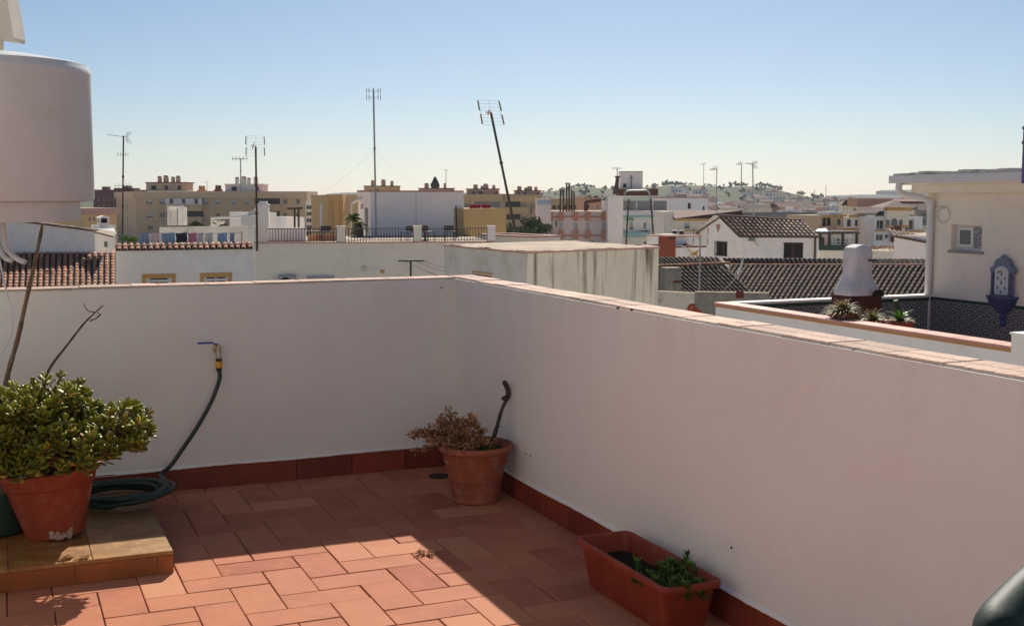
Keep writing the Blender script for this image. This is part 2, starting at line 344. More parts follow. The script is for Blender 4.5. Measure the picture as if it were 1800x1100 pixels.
# parapets with a tiled coping and a tiled skirting, all set in slightly uneven plaster
def parapet(name, a0, b0, a1, b1, na, nb, label, seed, skip=None):
    """wall whose inner face runs (a0,b0)-(a1,b1); (na,nb) points outwards"""
    rnd = random.Random(seed); root = empty(name, TL(((a0 + a1) / 2, (b0 + b1) / 2, 0)), label, 'wall')
    L = math.hypot(a1 - a0, b1 - b0); da, db = (a1 - a0) / L, (b1 - b0) / L
    def P(s, o, z): return TL((a0 + da * s + na * o, b0 + db * s + nb * o, z))
    m = MB(); n = int(L / .12); k = 10
    for side in (0, 1):
        vs = []
        for i in range(n + 1):
            for j in range(k + 1):
                z = WH * j / k if side == 0 else ZG + (WH - ZG) * j / k
                wv = 0 if side else .0035 * math.sin(i * .37 + seed) * math.sin(j * .9 + i * .11) + rnd.uniform(-.0006, .0006)
                if i in (0, n): wv = 0
                vs.append(P(L * i / n, wv if side == 0 else TH, z))
        m.add(vs, [(i * (k + 1) + j, (i + 1) * (k + 1) + j, (i + 1) * (k + 1) + j + 1, i * (k + 1) + j + 1) for i in range(n) for j in range(k)])
    for s in (0, L): m.quad(P(s, 0, ZG), P(s, TH, ZG), P(s, TH, WH), P(s, 0, WH))
    m.quad(P(0, 0, WH), P(L, 0, WH), P(L, TH, WH), P(0, TH, WH))
    m.build('wall', M['terrace_wall'], root, smooth='auto')
    m = MB(); m.box(0, .008, 0.0005, L, TH + .004, .004, lambda q: P(q.x, q.y, WH + q.z)); m.build('mortar_bed', M['mortar'], root)
    m = MB(); s = 0                                # coping tiles
    while s < L - .02:
        l = .235 + rnd.uniform(-.004, .004); e = min(L, s + l)
        if rnd.random() < .05: e = min(L, s + l * .55)
        m.tint = rnd.random(); z = rnd.uniform(-.0015, .0015); ti = rnd.gauss(0, .004); o = rnd.uniform(-.003, .002); tw = rnd.gauss(0, .01)
        for (q0, q1) in ((.011, .079), (.0805, .156)):
            m.tint = min(1, max(0, m.tint + rnd.uniform(-.2, .2)))
            m.bbox(s + .001, q0 + o, -.004, e - .0015, q1 + o + rnd.uniform(-.005, .003), .009, .0025, lambda q: P(q.x, q.y + (q.x - s) * tw, WH + q.z + z + (q.x - s) * ti))
        s = e
    m.build('coping', M['coping'], root)
    m = MB(); s = 0
    while s < L - .01:                             # lumps of mortar left on the joints
        r = rnd.uniform(.004, .012); q = rnd.choice([.012, .079, .157]); x = s
        if rnd.random() < .3: m.lathe([(r, 0), (r * .8, r * .22), (r * .3, r * .34)], P(x, q, WH + .0055), 7, cap1=True)
        s += rnd.uniform(.04, .16)
    m.build('mortar_lump', M['mortar'], root)
    m = MB(); s = 0                                # skirting tiles
    while s < L:
        e = min(L, s + .295); m.tint = rnd.random(); h = .108 + rnd.uniform(-.003, .003); o = rnd.uniform(0, .002)
        m.bbox(s + .0015, 0, 0, e - .0015, h, .012 + o, .002, lambda q: P(q.x, -q.z + .002, q.y)); s = e
    m.build('skirting', M['skirting'], root)
    m = MB(); vs = []                              # plaster lip over the skirting, uneven
    n = int(L / .03)
    for i in range(n + 1):
        d = .003 * math.sin(i * .21 + seed) + .0025 * math.sin(i * .083) + rnd.uniform(-.0012, .0012)
        for (o, z) in ((0.001, .121), (-.0045, .116), (-.0125, .111 + d), (-.0125, .107 + d), (0.001, .104)): vs.append(P(L * i / n, o, z))
    m.add(vs, [(i * 5 + j, (i + 1) * 5 + j, (i + 1) * 5 + j + 1, i * 5 + j + 1) for i in range(n) for j in range(4)])
    m.build('plaster_lip', M['terrace_wall'], root, smooth=True)
    return root, P
backw, PB = parapet('parapet_wall', 0, 0, AL, 0, 0, 1, 'shaded white back parapet wall with pink tiled top, tap mounted on it', 5)
rightw, PR = parapet('parapet_wall', 0, BN, 0, 0, 1, 0, 'long shaded white parapet wall with tiled coping on the right, planter at its foot', 9)
m = MB(); m.box(.0005, .0005, ZG, TH, TH, WH, TL); m.build('wall_corner', M['terrace_wall'], rightw)
m = MB(); m.bbox(.011, .011, WH - .004, TH + .005, TH + .006, WH + .009, .0025, TL); m.build('coping_corner', M['coping'], rightw)
m = MB()
for (px, py) in ((1086, 541), (1110, 544), (776, 506), (1287, 962), (925, 797), (933, 800)):
    d = ray(px, py); n_ = U if px > 800 else V; k = (C0 - Vector((0, 0, HC))).dot(n_) / d.dot(n_); p = Vector((0, 0, HC)) + d * k
    m.tube([p - n_ * .004, p + n_ * .003], .0045, 7)
m.build('nail_hole', M['dark'], rightw)
# house wall left of the frame, which carries the tank
m = MB(); m.box(AL - .25, -4.2, 0, AL - .001, -.3, 2.9, TL)
tag(m.build('unseen_house_wall', M['terrace_wall']), 'white house wall at the left end of the terrace beside the tank', 'wall')
m = MB(); m.box(-2.86 - .25, BN - .3, 0, .14, BN - .001, 2.9, TL)  # unseen wall behind the camera, added to bounce warm sunlight onto the parapets
tag(m.build('unseen_house_wall', M['terrace_wall']), 'unseen white house wall added behind the camera to bounce sunlight onto the terrace', 'wall')
# low tiled step
sa, sb = inv(at_z(305, 968, .085)); SH = .085
root = empty('tiled_step', TL(((AL + sa) / 2, sb / 2, 0)), 'low ochre tiled step holding the pots and coiled hose', 'step')
m = MB(); m.box(AL, sb + .004, 0, sa - .004, -.017, SH - .004, TL); m.build('step_core', M['grout'], root)
m = MB(); rnd = random.Random(11); b_ = sb; row = 0
while b_ < -.02:
    bl = .07 if row == 0 else .20; a_ = sa
    off = 0 if row == 0 else .0
    while a_ > AL:
        al = .295; a2 = max(AL, a_ - al); m.tint = rnd.random() if row else rnd.uniform(.6, 1)
        m.bbox(a2 + .0015, b_ + .0015, SH - .012, a_ - .0015, min(-.016, b_ + bl) - .0015, SH + (0.002 if row == 0 else 0), .0015, TL); a_ = a2
    b_ += bl; row += 1
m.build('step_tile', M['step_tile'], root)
m = MB(); a_ = sa
first = True
while a_ > AL:
    a2 = max(AL, a_ - (.06 if first else .30)); first = False; m.tint = rnd.random()
    m.box(a2 + .0015, sb + .0, 0.001, a_ - .0015, sb + .008, SH - .014, TL); a_ = a2
b_ = sb + .01
while b_ < -.02:
    b2 = min(-.018, b_ + .2); m.tint = rnd.random(); m.box(sa - .008, b_ + .0015, .001, sa - .0002, b2 - .0015, SH - .014, TL); b_ = b2
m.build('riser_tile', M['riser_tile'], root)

# ------------------------------------------------------------ pots
def pot(prof, c, n=64, T=None): m = MB(); m.lathe(prof, c, n, T=T); return m
def leaf3(m, p, d, up, L, W, th, fold=0):
    """fleshy leaf: p base, d direction, up face normal"""
    d = d.normalized(); x = d.cross(up); x = x.normalized() if x.length > 1e-5 else d.orthogonal().normalized(); n = x.cross(d)
    vs = []; prof = [(0, .18, .4), (.25, .5, .8), (.55, .95, 1), (.82, .85, .8), (1, .25, .3)]
    for t, w, h in prof:
        c = p + d * (L * t) + n * (L * .22 * t * t)
        vs += [c + x * W * w * .5, c + n * th * h * .5 - n * fold * 0, c - x * W * w * .5, c - n * th * h * .5]
    fs = [(i * 4 + k, i * 4 + (k + 1) % 4, (i + 1) * 4 + (k + 1) % 4, (i + 1) * 4 + k) for i in range(4) for k in range(4)] + [(16, 17, 18, 19)]
    m.add(vs, fs)
def leaf2(m, p, d, up, L, W):
    d = d.normalized(); x = d.cross(up); x = x.normalized() if x.length > 1e-5 else d.orthogonal().normalized(); n = x.cross(d)
    m.add([p, p + d * L * .45 + x * W * .5 + n * W * .15, p + d * L + n * L * .05, p + d * L * .45 - x * W * .5 + n * W * .15, p + d * L * .5], [(0, 1, 4), (1, 2, 4), (2, 3, 4), (3, 0, 4)])
def rdir(r): 
    z = r.uniform(-1, 1); t = r.uniform(0, 6.283); s = math.sqrt(1 - z * z); return Vector((s * math.cos(t), s * math.sin(t), z))
# jade plant pot on the step
pc = at_z(97, 955, SH); pc = Vector((at(97, 900, pc.y + .13).x, pc.y + .13, SH + .002))
tilt = Matrix.Rotation(R(-5), 3, 'Y')
root = empty('potted_jade_plant', pc, 'terracotta pot with bushy green jade plant standing on the tiled step', 'potted plant')
prof = [(.098, 0), (.112, .004), (.120, .03), (.165, .20), (.166, .206), (.172, .207), (.178, .213), (.183, .25), (.186, .255), (.203, .258), (.207, .266), (.206, .276), (.198, .281), (.188, .277), (.182, .262), (.17, .24)]
tl = lambda q: tilt @ q + Vector((0, 0, .006 * 0))
m = pot(prof, pc, T=tl); m.build('pot', M['terracotta'], root, smooth='auto')
m = MB(); m.lathe([(.0, .245), (.172, .243)], pc, 32, cap0=False, T=tl); m.build('soil', M['soil'], root)
m = MB(); rn = random.Random(2)
for i in range(26):
    t = R(-90 + rn.uniform(12, 50)); z = rn.uniform(.0, .035) * (1 - i / 30); r_ = .1215 + z * .27
    q = tl(Vector((r_ * math.cos(t), r_ * math.sin(t), .006 + z))) + pc; k = rn.uniform(.004, .013)
    m.lathe([(k, -.003), (k * .8, .0002), (k * .2, .0005)], q, 7, cap1=True, T=lambda v: Matrix.Rotation(t, 3, 'Z') @ Matrix.Rotation(R(80), 3, 'Y') @ v)
m.build('lime_mark', M['lime_stain'], root)
st = MB(); lf = MB(); rn = random.Random(21)
top = pc + Vector((0, 0, .245))
lobes = [(at(70, 722, pc.y - .02), .25), (at(10, 760, pc.y - .1), .22), (at(200, 755, pc.y + .02), .20), (at(120, 790, pc.y - .14), .2), (at(110, 745, pc.y + .15), .2), (at(-60, 740, pc.y), .25), (at(35, 815, pc.y - .17), .12), (at(240, 775, pc.y - .05), .07)]
tips = []
for (lc, lr) in lobes:
    lr *= .91; lc = lc - Vector((.008, 0, .012)); nt_ = int(2000 * lr * lr) + 5
    mid0 = top.lerp(lc, .45) + Vector((rn.uniform(-.03, .03), rn.uniform(-.03, .03), -.01))
    st.tube(spline([top + Vector((rn.uniform(-.04, .04), rn.uniform(-.04, .04), -.02)), mid0, lc], 5), [.016 - .0009 * i for i in range(11)], 7)
    for i in range(nt_):
        d = rdir(rn)
        if d.z < -.35: d.z *= -.6
        rr = lr * rn.uniform(.3, 1.12) ** .5
        tp = lc + Vector((d.x * rr, d.y * rr, d.z * rr * .72))
        if tp.z < .30: tp.z = .30 + rn.uniform(0, .05)
        out = (tp - (top + Vector((0, 0, .08)))).normalized() * .5 + Vector((0, 0, .65)) + rdir(rn) * .25
        st.tube(spline([lc.lerp(tp, .15) - Vector((0, 0, .03)), lc.lerp(tp, .6) - Vector((0, 0, .02)), tp], 3), [.007, .006, .006, .005, .005, .0045, .004], 5)
        tips.append((tp, out.normalized(), rr / lr))
for tp, out, dep in tips:
    ax = out.orthogonal().normalized(); ay = out.cross(ax); sc = rn.uniform(.75, 1.2); ph = rn.uniform(0, 6.28)
    for lay in range(3):
        nl = (2, 4, 4)[lay]; base = tp - out * (.012 * lay)
        for k in range(nl):
            t = ph + lay * .8 + 6.283 * k / nl + rn.uniform(-.25, .25); el = (1.1, .6, .15)[lay] + rn.uniform(-.2, .2)
            d = (ax * math.cos(t) + ay * math.sin(t)) * math.cos(el) + out * math.sin(el)
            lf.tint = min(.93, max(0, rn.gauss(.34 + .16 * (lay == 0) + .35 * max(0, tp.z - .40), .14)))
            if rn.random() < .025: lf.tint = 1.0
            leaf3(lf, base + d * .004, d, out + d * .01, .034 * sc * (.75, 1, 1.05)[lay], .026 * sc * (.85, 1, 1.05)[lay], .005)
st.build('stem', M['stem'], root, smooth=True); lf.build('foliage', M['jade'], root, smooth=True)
# two dead canes leaning behind the jade plant
def stick(name, pts, rad, mat, label, cat, twigs=()):
    m = MB(); sm = spline(pts, 6); n = len(sm); rn = random.Random(len(name))
    m.tube(sm, [(rad[0] + (rad[1] - rad[0]) * i / (n - 1)) * rn.uniform(.88, 1.14) for i in range(n)], 7)
    for tw in twigs: 
        t_ = spline(tw, 4); m.tube(t_, [.0035 - .002 * i / len(t_) for i in range(len(t_))], 5)
    return tag(m.build(name, mat, smooth=True), label, cat)
ys = pc.y + .30
stick('dead_cane', [at(-4, 790, ys - .03) * 1, at(12, 668, ys), at(30, 600, ys + .02), at(48, 520, ys), at(66, 440, ys + .02), at(75, 393, ys + .03)], (.013, .0065), M['cane'],
      'tall peeling cane rising from behind the jade plant past the wall top', 'cane')
tw = at(158, 556, ys + .1)
stick('dead_branch', [at(60, 720, ys + .05), at(85, 652, ys + .08), at(120, 604, ys + .1), at(150, 566, ys + .1), at(181, 537, ys + .1)], (.007, .003), M['bark'],
      'thin bare forked branch leaning against the back wall above the jade plant', 'branch',
      [[at(168, 549, ys + .1), at(155, 546, ys + .09), at(147, 534, ys + .09)], [at(158, 564, ys + .1), at(170, 559, ys + .08), at(179, 551, ys + .08)], [at(170, 559, ys + .08), at(175, 553, ys + .07), at(171, 549, ys + .07)]])
# dark green pot behind
gc = at_z(-28, 955, SH); gc = Vector((gc.x - .02, gc.y + .16, SH + .002))
m = pot([(.10, 0), (.115, .01), (.145, .18), (.158, .185), (.158, .22), (.148, .22), (.135, .19), (0.02, .18)], gc, 40)
tag(m.build('plant_pot', M['green_plastic'], smooth='auto'), 'dark green pot half hidden at the left behind the jade plant pot', 'pot')
# tap and hose
def hitB(px, py, off=0):
    d = ray(px, py); k = (C0 - Vector((0, 0, HC)) - V * off).dot(V) / d.dot(V); return Vector((0, 0, HC)) + d * k
tp = hitB(384, 614, .05)
root = empty('garden_tap', tp, 'small wall tap with blue lever handle and yellow hose connector on back wall', 'tap')
m = MB(); m.tube([tp + V * .06, tp + V * .004, tp - Vector((0, 0, .02)) - V * .004, tp - Vector((0, 0, .045)) - V * .004], [.011, .011, .012, .010], 12)
m.tube([tp + Vector((0, 0, -.012)), tp + Vector((0, 0, .022))], [.008, .006], 10); m.tube([tp + V * .05, tp + V * .044], .024, 16); m.build('valve', M['brass'], root, smooth='auto')
m = MB(); h = tp + Vector((0, 0, .022)); m.tube([h, h - U * .02 + Vector((0, 0, .008)), h - U * .034 + Vector((0, 0, .012))], .0035, 6)
m.box(-.10, -.007, .008, -.028, .007, .016, lambda q: h + U * q.x + V * q.y + Vector((0, 0, q.z + .001))); m.build('lever_handle', M['blue_handle'], root)
m = MB(); q = tp - V * .004 - Vector((0, 0, .045)); m.tube([q, q - Vector((0, 0, .013))], .0155, 14); m.build('connector_collar', M['black_plastic'], root, smooth='auto')
m = MB(); m.tube([q - Vector((0, 0, .013)), q - Vector((0, 0, .045))], .0165, 14); m.build('connector', M['yellow_plastic'], root, smooth='auto')
m = MB(); m.tube([q - Vector((0, 0, .045)), q - Vector((0, 0, .062))], [.0165, .0125], 14); m.build('connector_nut', M['black_plastic'], root, smooth='auto')
hs = q - Vector((0, 0, .06))
m = MB(); pts = [hs, hitB(386, 665, .06), hitB(374, 700, .08), hitB(350, 745, .09), hitB(318, 793, .10), hitB(300, 818, .11), hitB(282, 836, .13)]
cc = at_z(212, 868, SH + .03); rn = random.Random(8)
cc = Vector((cc.x, cc.y, 0)); a0 = .25
for i in range(0, 150):
    t = a0 - i / 150 * 2 * math.pi * 6.1; k = i / 150
    r_ = .205 - .035 * (i / 150) + .014 * math.sin(i * .13) + (0.03 if i < 14 else 0) * (1 - i / 14)
    lay = SH + .012 + .05 * abs(math.sin(k * 5.1)) ** 1 * (1 - .3 * k) + .004 * math.sin(i * .7)
    pts.append(Vector((cc.x + .01 * math.sin(i * .05) + r_ * math.cos(t), cc.y + .02 * math.sin(i * .09) + r_ * .92 * math.sin(t), max(SH + .012, lay if i > 6 else SH + .06 - .004 * i))))
sm = spline(pts[:8], 10)[:-1] + spline(pts[7:], 3)
m.tube(sm, .0105, 10)
tag(m.build('garden_hose', M['hose'], smooth=True), 'dark green hose hanging from the tap and coiled behind the jade plant', 'hose')
# corner pot with dried plant
pc = at_z(836, 889, 0); pc = Vector((at(836, 850, pc.y + .11).x, pc.y + .11, .002))
root = empty('potted_dry_plant', pc, 'weathered terracotta pot holding a dried brown shrub in the wall corner', 'potted plant')
prof = [(.098, 0), (.112, .002), (.116, .008), (.113, .014), (.118, .05), (.121, .053), (.119, .056), (.129, .11), (.132, .113), (.130, .117), (.148, .190), (.152, .192), (.153, .197), (.150, .2), (.157, .238), (.162, .243), (.176, .246), (.182, .256), (.181, .268), (.174, .276), (.165, .274), (.157, .262), (.15, .235)]
m = pot(prof, pc, 72); m.build('pot', M['terracotta_old'], root, smooth='auto')
m = MB(); m.lathe([(0, .238), (.151, .236)], pc, 32, cap0=False); m.build('soil', M['soil'], root)
st = MB(); lf = MB(); rn = random.Random(5); base = pc + Vector((0, 0, .235))
yk = pc.y
targets = [(785, 722, 0), (765, 740, -.03), (727, 755, -.03), (720, 765, .02), (745, 760, .04), (780, 748, 0), (800, 745, .03), (815, 735, .0), (830, 735, .02), (838, 745, -.02), (760, 778, -.06), (735, 785, -.04), (790, 790, -.12), (812, 800, -.16), (820, 792, -.15), (850, 775, -.06), (865, 782, -.06), (800, 765, -.05), (770, 762, .06), (825, 765, -.08), (845, 755, .03), (755, 765, 0), (790, 735, .05), (778, 735, 0), (840, 785, -.1), (870, 775, .02), (808, 752, -.03), (750, 770, -.08)]
for (tx, ty, dy) in targets + targets + targets[:20]:
    e = at(tx + rn.uniform(-8, 8), ty + rn.uniform(-6, 8), yk + dy + rn.uniform(-.02, .02)); s0 = base + Vector((rn.uniform(-.1, .04), rn.uniform(-.08, .06), 0))
    md = s0.lerp(e, .5) + Vector((rn.uniform(-.02, .02), rn.uniform(-.02, .02), .03)); sm = spline([s0, md, e], 6)
    st.tube(sm, [.0028 - .0013 * i / 12 for i in range(13)], 4)
    for i in range(3, 13):
        for k in range(rn.randint(4, 8)):
            p = sm[i] + rdir(rn) * .012; d = rdir(rn) + Vector((0, 0, .4))
            lf.tint = rn.random() ** 1.3; l = rn.uniform(.009, .019)
            leaf2(lf, p, d, rdir(rn), l, l * .8)
st.build('stem', M['stem'], root); lf.build('foliage', M['dry'], root)
m = MB()
for i in range(46):
    s0 = pc + Vector((.06 + rn.uniform(-.03, .05), -.03 + rn.uniform(-.05, .05), .24)); m.tint = rn.random(); leaf2(m, s0, rdir(rn) * .5 + Vector((0, 0, 1)), rdir(rn), .03, .009)
m.build('green_shoot', M['herb'], root)
yk += .02
dw = [at(862, 785, yk - .01), at(873, 752, yk + .01), at(882, 720, yk + .05), at(893, 695, yk + .075), at(891, 680, yk + .06), at(886, 671, yk + .04)]
m = MB(); sm = spline(dw, 5); rn = random.Random(4); rr = [.011, .011, .0105, .010, .011, .010, .009, .009, .010, .009, .0085, .0085, .009, .0095, .011, .013, .013, .012, .012, .012, .013, .013, .012, .013, .013, .010]
m.tube(sm, rr[:len(sm)], 9); m.tube(spline([at(892, 697, yk + .07), at(886, 699, yk + .05), at(883, 702, yk + .04)], 3), [.010] * 5 + [.009, .006], 8); m.tube([at(875, 748, yk), at(881, 750, yk - .01)], [.004, .002], 5)
tag(m.build('driftwood_stick', M['bark_dark'], smooth=True), 'crooked dark stick standing in the corner pot and leaning on the wall', 'stick')
# floor drain
dc = at_z(772, 837, .0)
root = empty('floor_drain', dc, 'small dark round drain in the floor beside the corner pot', 'drain')
m = MB(); m.lathe([(.055, .0005), (.055, .004), (.046, .005), (.045, .0015)], dc, 30, cap0=False); m.build('drain_ring', M['dark'], root, smooth='auto')
m = MB(); m.lathe([(.0, .0025), (.045, .0025)], dc, 30, cap0=False); m.build('drain_hole', M['dark'], root)
m = MB()
for i in range(-3, 4): m.tube([dc + Vector((-.042, i * .012, .0045)), dc + Vector((.042, i * .012, .0045))], .0018, 5)
m.build('drain_grate', M['iron'], root)
# planter trough
PH = .175
lo = at_z(1008, 943, PH); ff = at_z(1167, 1037, PH); rr_ = at_z(1255, 1010, PH)
LA = Vector((ff.x - lo.x, ff.y - lo.y, 0)); Lp = LA.length; ax = -V; ay = U
WP = .235; og = lo + ax * (Lp / 2) + ay * (WP / 2); og.z = .002
og -= ay * 0
root = empty('planter_trough', og, 'rectangular red brown planter with dark soil along the right wall', 'planter')
def rrect(L, W, r, n=6):
    o = []
    for cx, cy, a in ((L / 2 - r, W / 2 - r, 0), (-L / 2 + r, W / 2 - r, 90), (-L / 2 + r, -W / 2 + r, 180), (L / 2 - r, -W / 2 + r, 270)):
        for k in range(n + 1): t = R(a + 90 * k / n); o.append((cx + r * math.cos(t), cy + r * math.sin(t)))
    return o
m = MB(); rings = [(Lp - .11, WP - .075, .02, 0), (Lp - .105, WP - .07, .022, .006), (Lp - .04, WP - .032, .03, .147), (Lp - .036, WP - .03, .03, .150), (Lp - .004, WP - .004, .036, .152), (Lp, WP, .038, .157), (Lp, WP, .038, .170), (Lp - .006, WP - .006, .036, .175), (Lp - .030, WP - .030, .028, .174), (Lp - .042, WP - .042, .026, .165), (Lp - .07, WP - .06, .026, .10)]
vs = []; 
for (a, b_, r_, z) in rings: vs += [og + ax * x + ay * y + Vector((0, 0, z)) for x, y in rrect(a, b_, r_)]
n = 28; fs = [(i * n + k, i * n + (k + 1) % n, (i + 1) * n + (k + 1) % n, (i + 1) * n + k) for i in range(len(rings) - 1) for k in range(n)] + [tuple(range(n))[::-1]]
m.add(vs, fs); m.build('trough', M['planter'], root, smooth='auto')
m = MB(); rn = random.Random(3); vs = []; nx, ny = 46, 16
for i in range(nx + 1):
    for j in range(ny + 1): vs.append(og + ax * ((i / nx - .5) * (Lp - .068)) + ay * ((j / ny - .5) * (WP - .058)) + Vector((0, 0, .105 + rn.uniform(-.004, .004) + .008 * math.sin(i * .4) * math.cos(j * .5))))
m.add(vs, [(i * (ny + 1) + j, (i + 1) * (ny + 1) + j, (i + 1) * (ny + 1) + j + 1, i * (ny + 1) + j + 1) for i in range(nx) for j in range(ny)])
for i in range(60):
    q = vs[rn.randrange(len(vs))]; k = rn.uniform(.002, .006); m.lathe([(k, -.002), (k * .8, k * .7), (k * .2, k)], q, 6, cap1=True)
m.build('soil', M['soil'], root)
st = MB(); lf = MB(); hb = og + ax * (Lp * .29) - ay * .0 + Vector((0, 0, .105))
for i in range(44):
    s0 = hb + ax * rn.uniform(-.14, .13) + ay * rn.uniform(-.08, .08); h = rn.uniform(.025, .07)
    if i == 0: s0 = hb + ax * -.06 + ay * .07; h = .10
    if i == 1: s0 = hb + ax * .0 + ay * .085; h = .08
    e = s0 + Vector((rn.uniform(-.03, .03), rn.uniform(-.03, .03), h)); sm = spline([s0, s0.lerp(e, .5) + Vector((rn.uniform(-.01, .01), 0, .01)), e], 4)
    st.tube(sm, .0016, 4)
    for k, q in enumerate(sm[2:]):
        for j in range(5):
            t = j * 1.257 + k * .6 + i; d = Vector((math.cos(t), math.sin(t), .35 + .12 * k)); lf.tint = rn.random() ** 1.2
            leaf2(lf, q, d, Vector((0, 0, 1)), rn.uniform(.020, .034), .0095)
st.build('stem', M['herb'], root); lf.build('leafy_herb', M['herb'], root)
m = MB(); rn = random.Random(17)                # bits of leaf and plaster blown into the corner
for i in range(90):
    a, b_ = -rn.random() ** 1.6 * 1.9 - .05, -rn.random() ** 1.8 * 1.0 - .04; p = TL((a, b_, .0025)); m.tint = rn.random(); d = Vector((rn.uniform(-1, 1), rn.uniform(-1, 1), rn.uniform(0, .3))); leaf2(m, p, d, Vector((0, 0, 1)), rn.uniform(.006, .016), rn.uniform(.004, .009))
tag(m.build('leaf_litter', M['dry']), kind='stuff')
m = MB(); st_ = at_z(748, 975, .004); rn = random.Random(6)  # brown sprig shape laid down in place of a twig shadow on the floor
for i in range(9):
    d = Vector((rn.uniform(-1, 1), rn.uniform(-.3, 1), .12)); e = st_ + d * rn.uniform(.04, .09); m.tint = .3; m.tube([st_, e], .0014, 4)
    for k in range(7): m.tint = rn.random() * .6; leaf2(m, st_.lerp(e, rn.uniform(.3, 1)), rdir(rn) + Vector((0, 0, .3)), Vector((0, 0, 1)), .014, .009)
tag(m.build('shadow_sprig', M['dry']), 'small brown sprig shape standing in for a twig shadow at the sunlit floor edge', 'shadow shape')
# water tank on the left wall
ty = 4.75; r_ = 164 * ty / F; tc_ = at(-8, 345, ty); z1 = at(0, 91, ty - r_).z; z0 = at(0, 357, ty - r_).z; z2 = at(0, 392, ty - r_ * .9).z
tb = Vector((tc_.x, ty, z2))
root = empty('water_tank', tb, 'large round white water tank hanging high over the jade plant', 'tank')
h = z1 - z0; zb = z0 - z2
m = MB(); m.lathe([(r_ * .92, zb + .004), (r_ - .006, zb + .006), (r_, zb + .014), (r_, zb + h - .045), (r_ + .001, zb + h - .043), (r_ + .002, zb + h - .030), (r_ - .002, zb + h - .022), (r_ - .008, zb + h - .004), (r_ - .02, zb + h), (r_ * .5, zb + h + .03), (.02, zb + h + .04)], tb, 96, cap0=True, cap1=True); m.build('tank_body', M['white_enamel'], root, smooth='auto')
m = MB(); m.lathe([(r_ * .845, 0), (r_ * .85, .004), (r_ * .85, zb + .003)], tb, 96); m.build('tank_base', M['white_enamel'], root, smooth='auto')
m = MB(); wp = inv(tb)[0] - AL
for s in (-1, 1): m.box(-wp + .001, s * .2 - .02, -.045, -.22, s * .2 + .02, -.001, lambda q: tb + U * q.x + V * q.y + Vector((0, 0, q.z)))
m.build('bracket', M['cream_metal'], root)
m = MB(); yt = ty - .15
m.tube(spline([at(4, 388, yt), at(6, 410, yt), at(12, 436, yt), at(26, 452, yt - .02), at(44, 461, yt - .04)], 5), .011, 10)
m.tube(spline([at(-6, 388, yt), at(-4, 425, yt), at(8, 452, yt - .01), at(22, 458, yt - .02)], 5), .010, 10)
m.build('drain_pipe', M['clear_hose'], root, smooth=True)
m = MB(); m.tube(spline([at(-12, 392, yt), at(-2, 450, yt), at(11, 510, yt), at(21, 550, yt), at(18, 592, yt), at(-4, 628, yt), at(-40, 650, yt)], 6), .0035, 6)
tag(m.build('loose_cable', M['clear_hose'], smooth=True), 'thin pale cable looping down below the water tank', 'cable')
# pale metal cowl over the tank, cut by the frame
yc = ty + .25
m = MB()
A_ = [at(-60, -40, yc), at(6, -40, yc), at(24, 66, yc), at(22, 72, yc), at(-60, 58, yc)]
m.slab(A_[::-1], (0, .12, 0)); m.tube([at(-14, 60, yc + .06), at(-14, 96, yc + .06)], .045, 16)
tag(m.build('vent_cowl', M['cream_metal']), 'pale cream sheet metal cowl above the water tank at the top left', 'vent')
# green plastic armchair, back to the camera at the lower right
CR = Vector((.733, 1.852, 0)); e0 = at_z(1722, 1052, .83); e1 = at_z(1800, 1004, .865)
cu = (Vector((e1.x, e1.y, 0)) - Vector((e0.x, e0.y, 0))).normalized(); ca = math.atan2(cu.y, cu.x); ca = R(30)
cu = Vector((math.cos(ca), math.sin(ca), 0)); cv = Vector((-cu.y, cu.x, 0))
cv = -cv; co = Vector((e0.x, e0.y, 0)) + cu * .195 + cv * .272
root = empty('plastic_chair', co, 'dark green moulded plastic armchair cut off at the lower right of the terrace', 'chair')
def CL(x, y, z): return co + cu * x + cv * y + Vector((0, 0, z))
m = MB()                                    # backrest: rounded frame, leaning back, with slats
def bp(x, z): return CL(x, -.17 - (z - .42) * .24 - .05 * (x / .24) ** 2 * -1, z)
outl = [(-.215, .42), (-.228, .55), (-.232, .66), (-.230, .745), (-.220, .792), (-.17, .809), (0, .838), (.16, .806), (.212, .786), (.230, .745), (.228, .68), (.225, .55), (.215, .42)]
sm = spline([bp(*q) for q in outl], 5); n = len(sm)
m.tube(sm, .038, 14)
m.build('backrest_frame', M['chair_plastic'], root, smooth=True)
m = MB()
inn = [(-.205, .43), (-.205, .60), (-.20, .77), (-.17, .785), (-.1, .805), (0, .82), (.1, .805), (.17, .785), (.20, .77), (.205, .60), (.205, .43)]
def strip(m, A, B, th):
    vs = [];
    for a, b in zip(A, B): vs += [a + cv * th, b + cv * th, b - cv * th, a - cv * th]
    m.add(vs, [(i * 4 + k, i * 4 + (k + 1) % 4, (i + 1) * 4 + (k + 1) % 4, (i + 1) * 4 + k) for i in range(len(A) - 1) for k in range(4)] + [(3, 2, 1, 0), tuple(len(vs) - 4 + k for k in range(4))])
lo_ = [(-.14, .50), (-.145, .60), (-.14, .70), (-.12, .735), (-.07, .755), (0, .762), (.07, .755), (.12, .735), (.14, .70), (.145, .60), (.14, .50)]
strip(m, [bp(*q) for q in inn], [bp(*q) for q in lo_], .006)
for k in range(5):
    x = -.11 + .055 * k; strip(m, [bp(x - .016, .50), bp(x - .016, .62), bp(x - .014, .75)], [bp(x + .016, .50), bp(x + .016, .62), bp(x + .014, .75)], .004)
strip(m, [bp(-.21, .5), bp(0, .5), bp(.21, .5)], [bp(-.21, .43), bp(0, .43), bp(.21, .43)], .006)
m.build('backrest', M['chair_plastic'], root, smooth='auto')
m = MB(); m.bbox(-.215, -.19, .40, .215, .25, .428, .008, lambda q: CL(q.x, q.y, q.z - .02 * (q.y > .2))); m.build('seat', M['chair_plastic'], root)
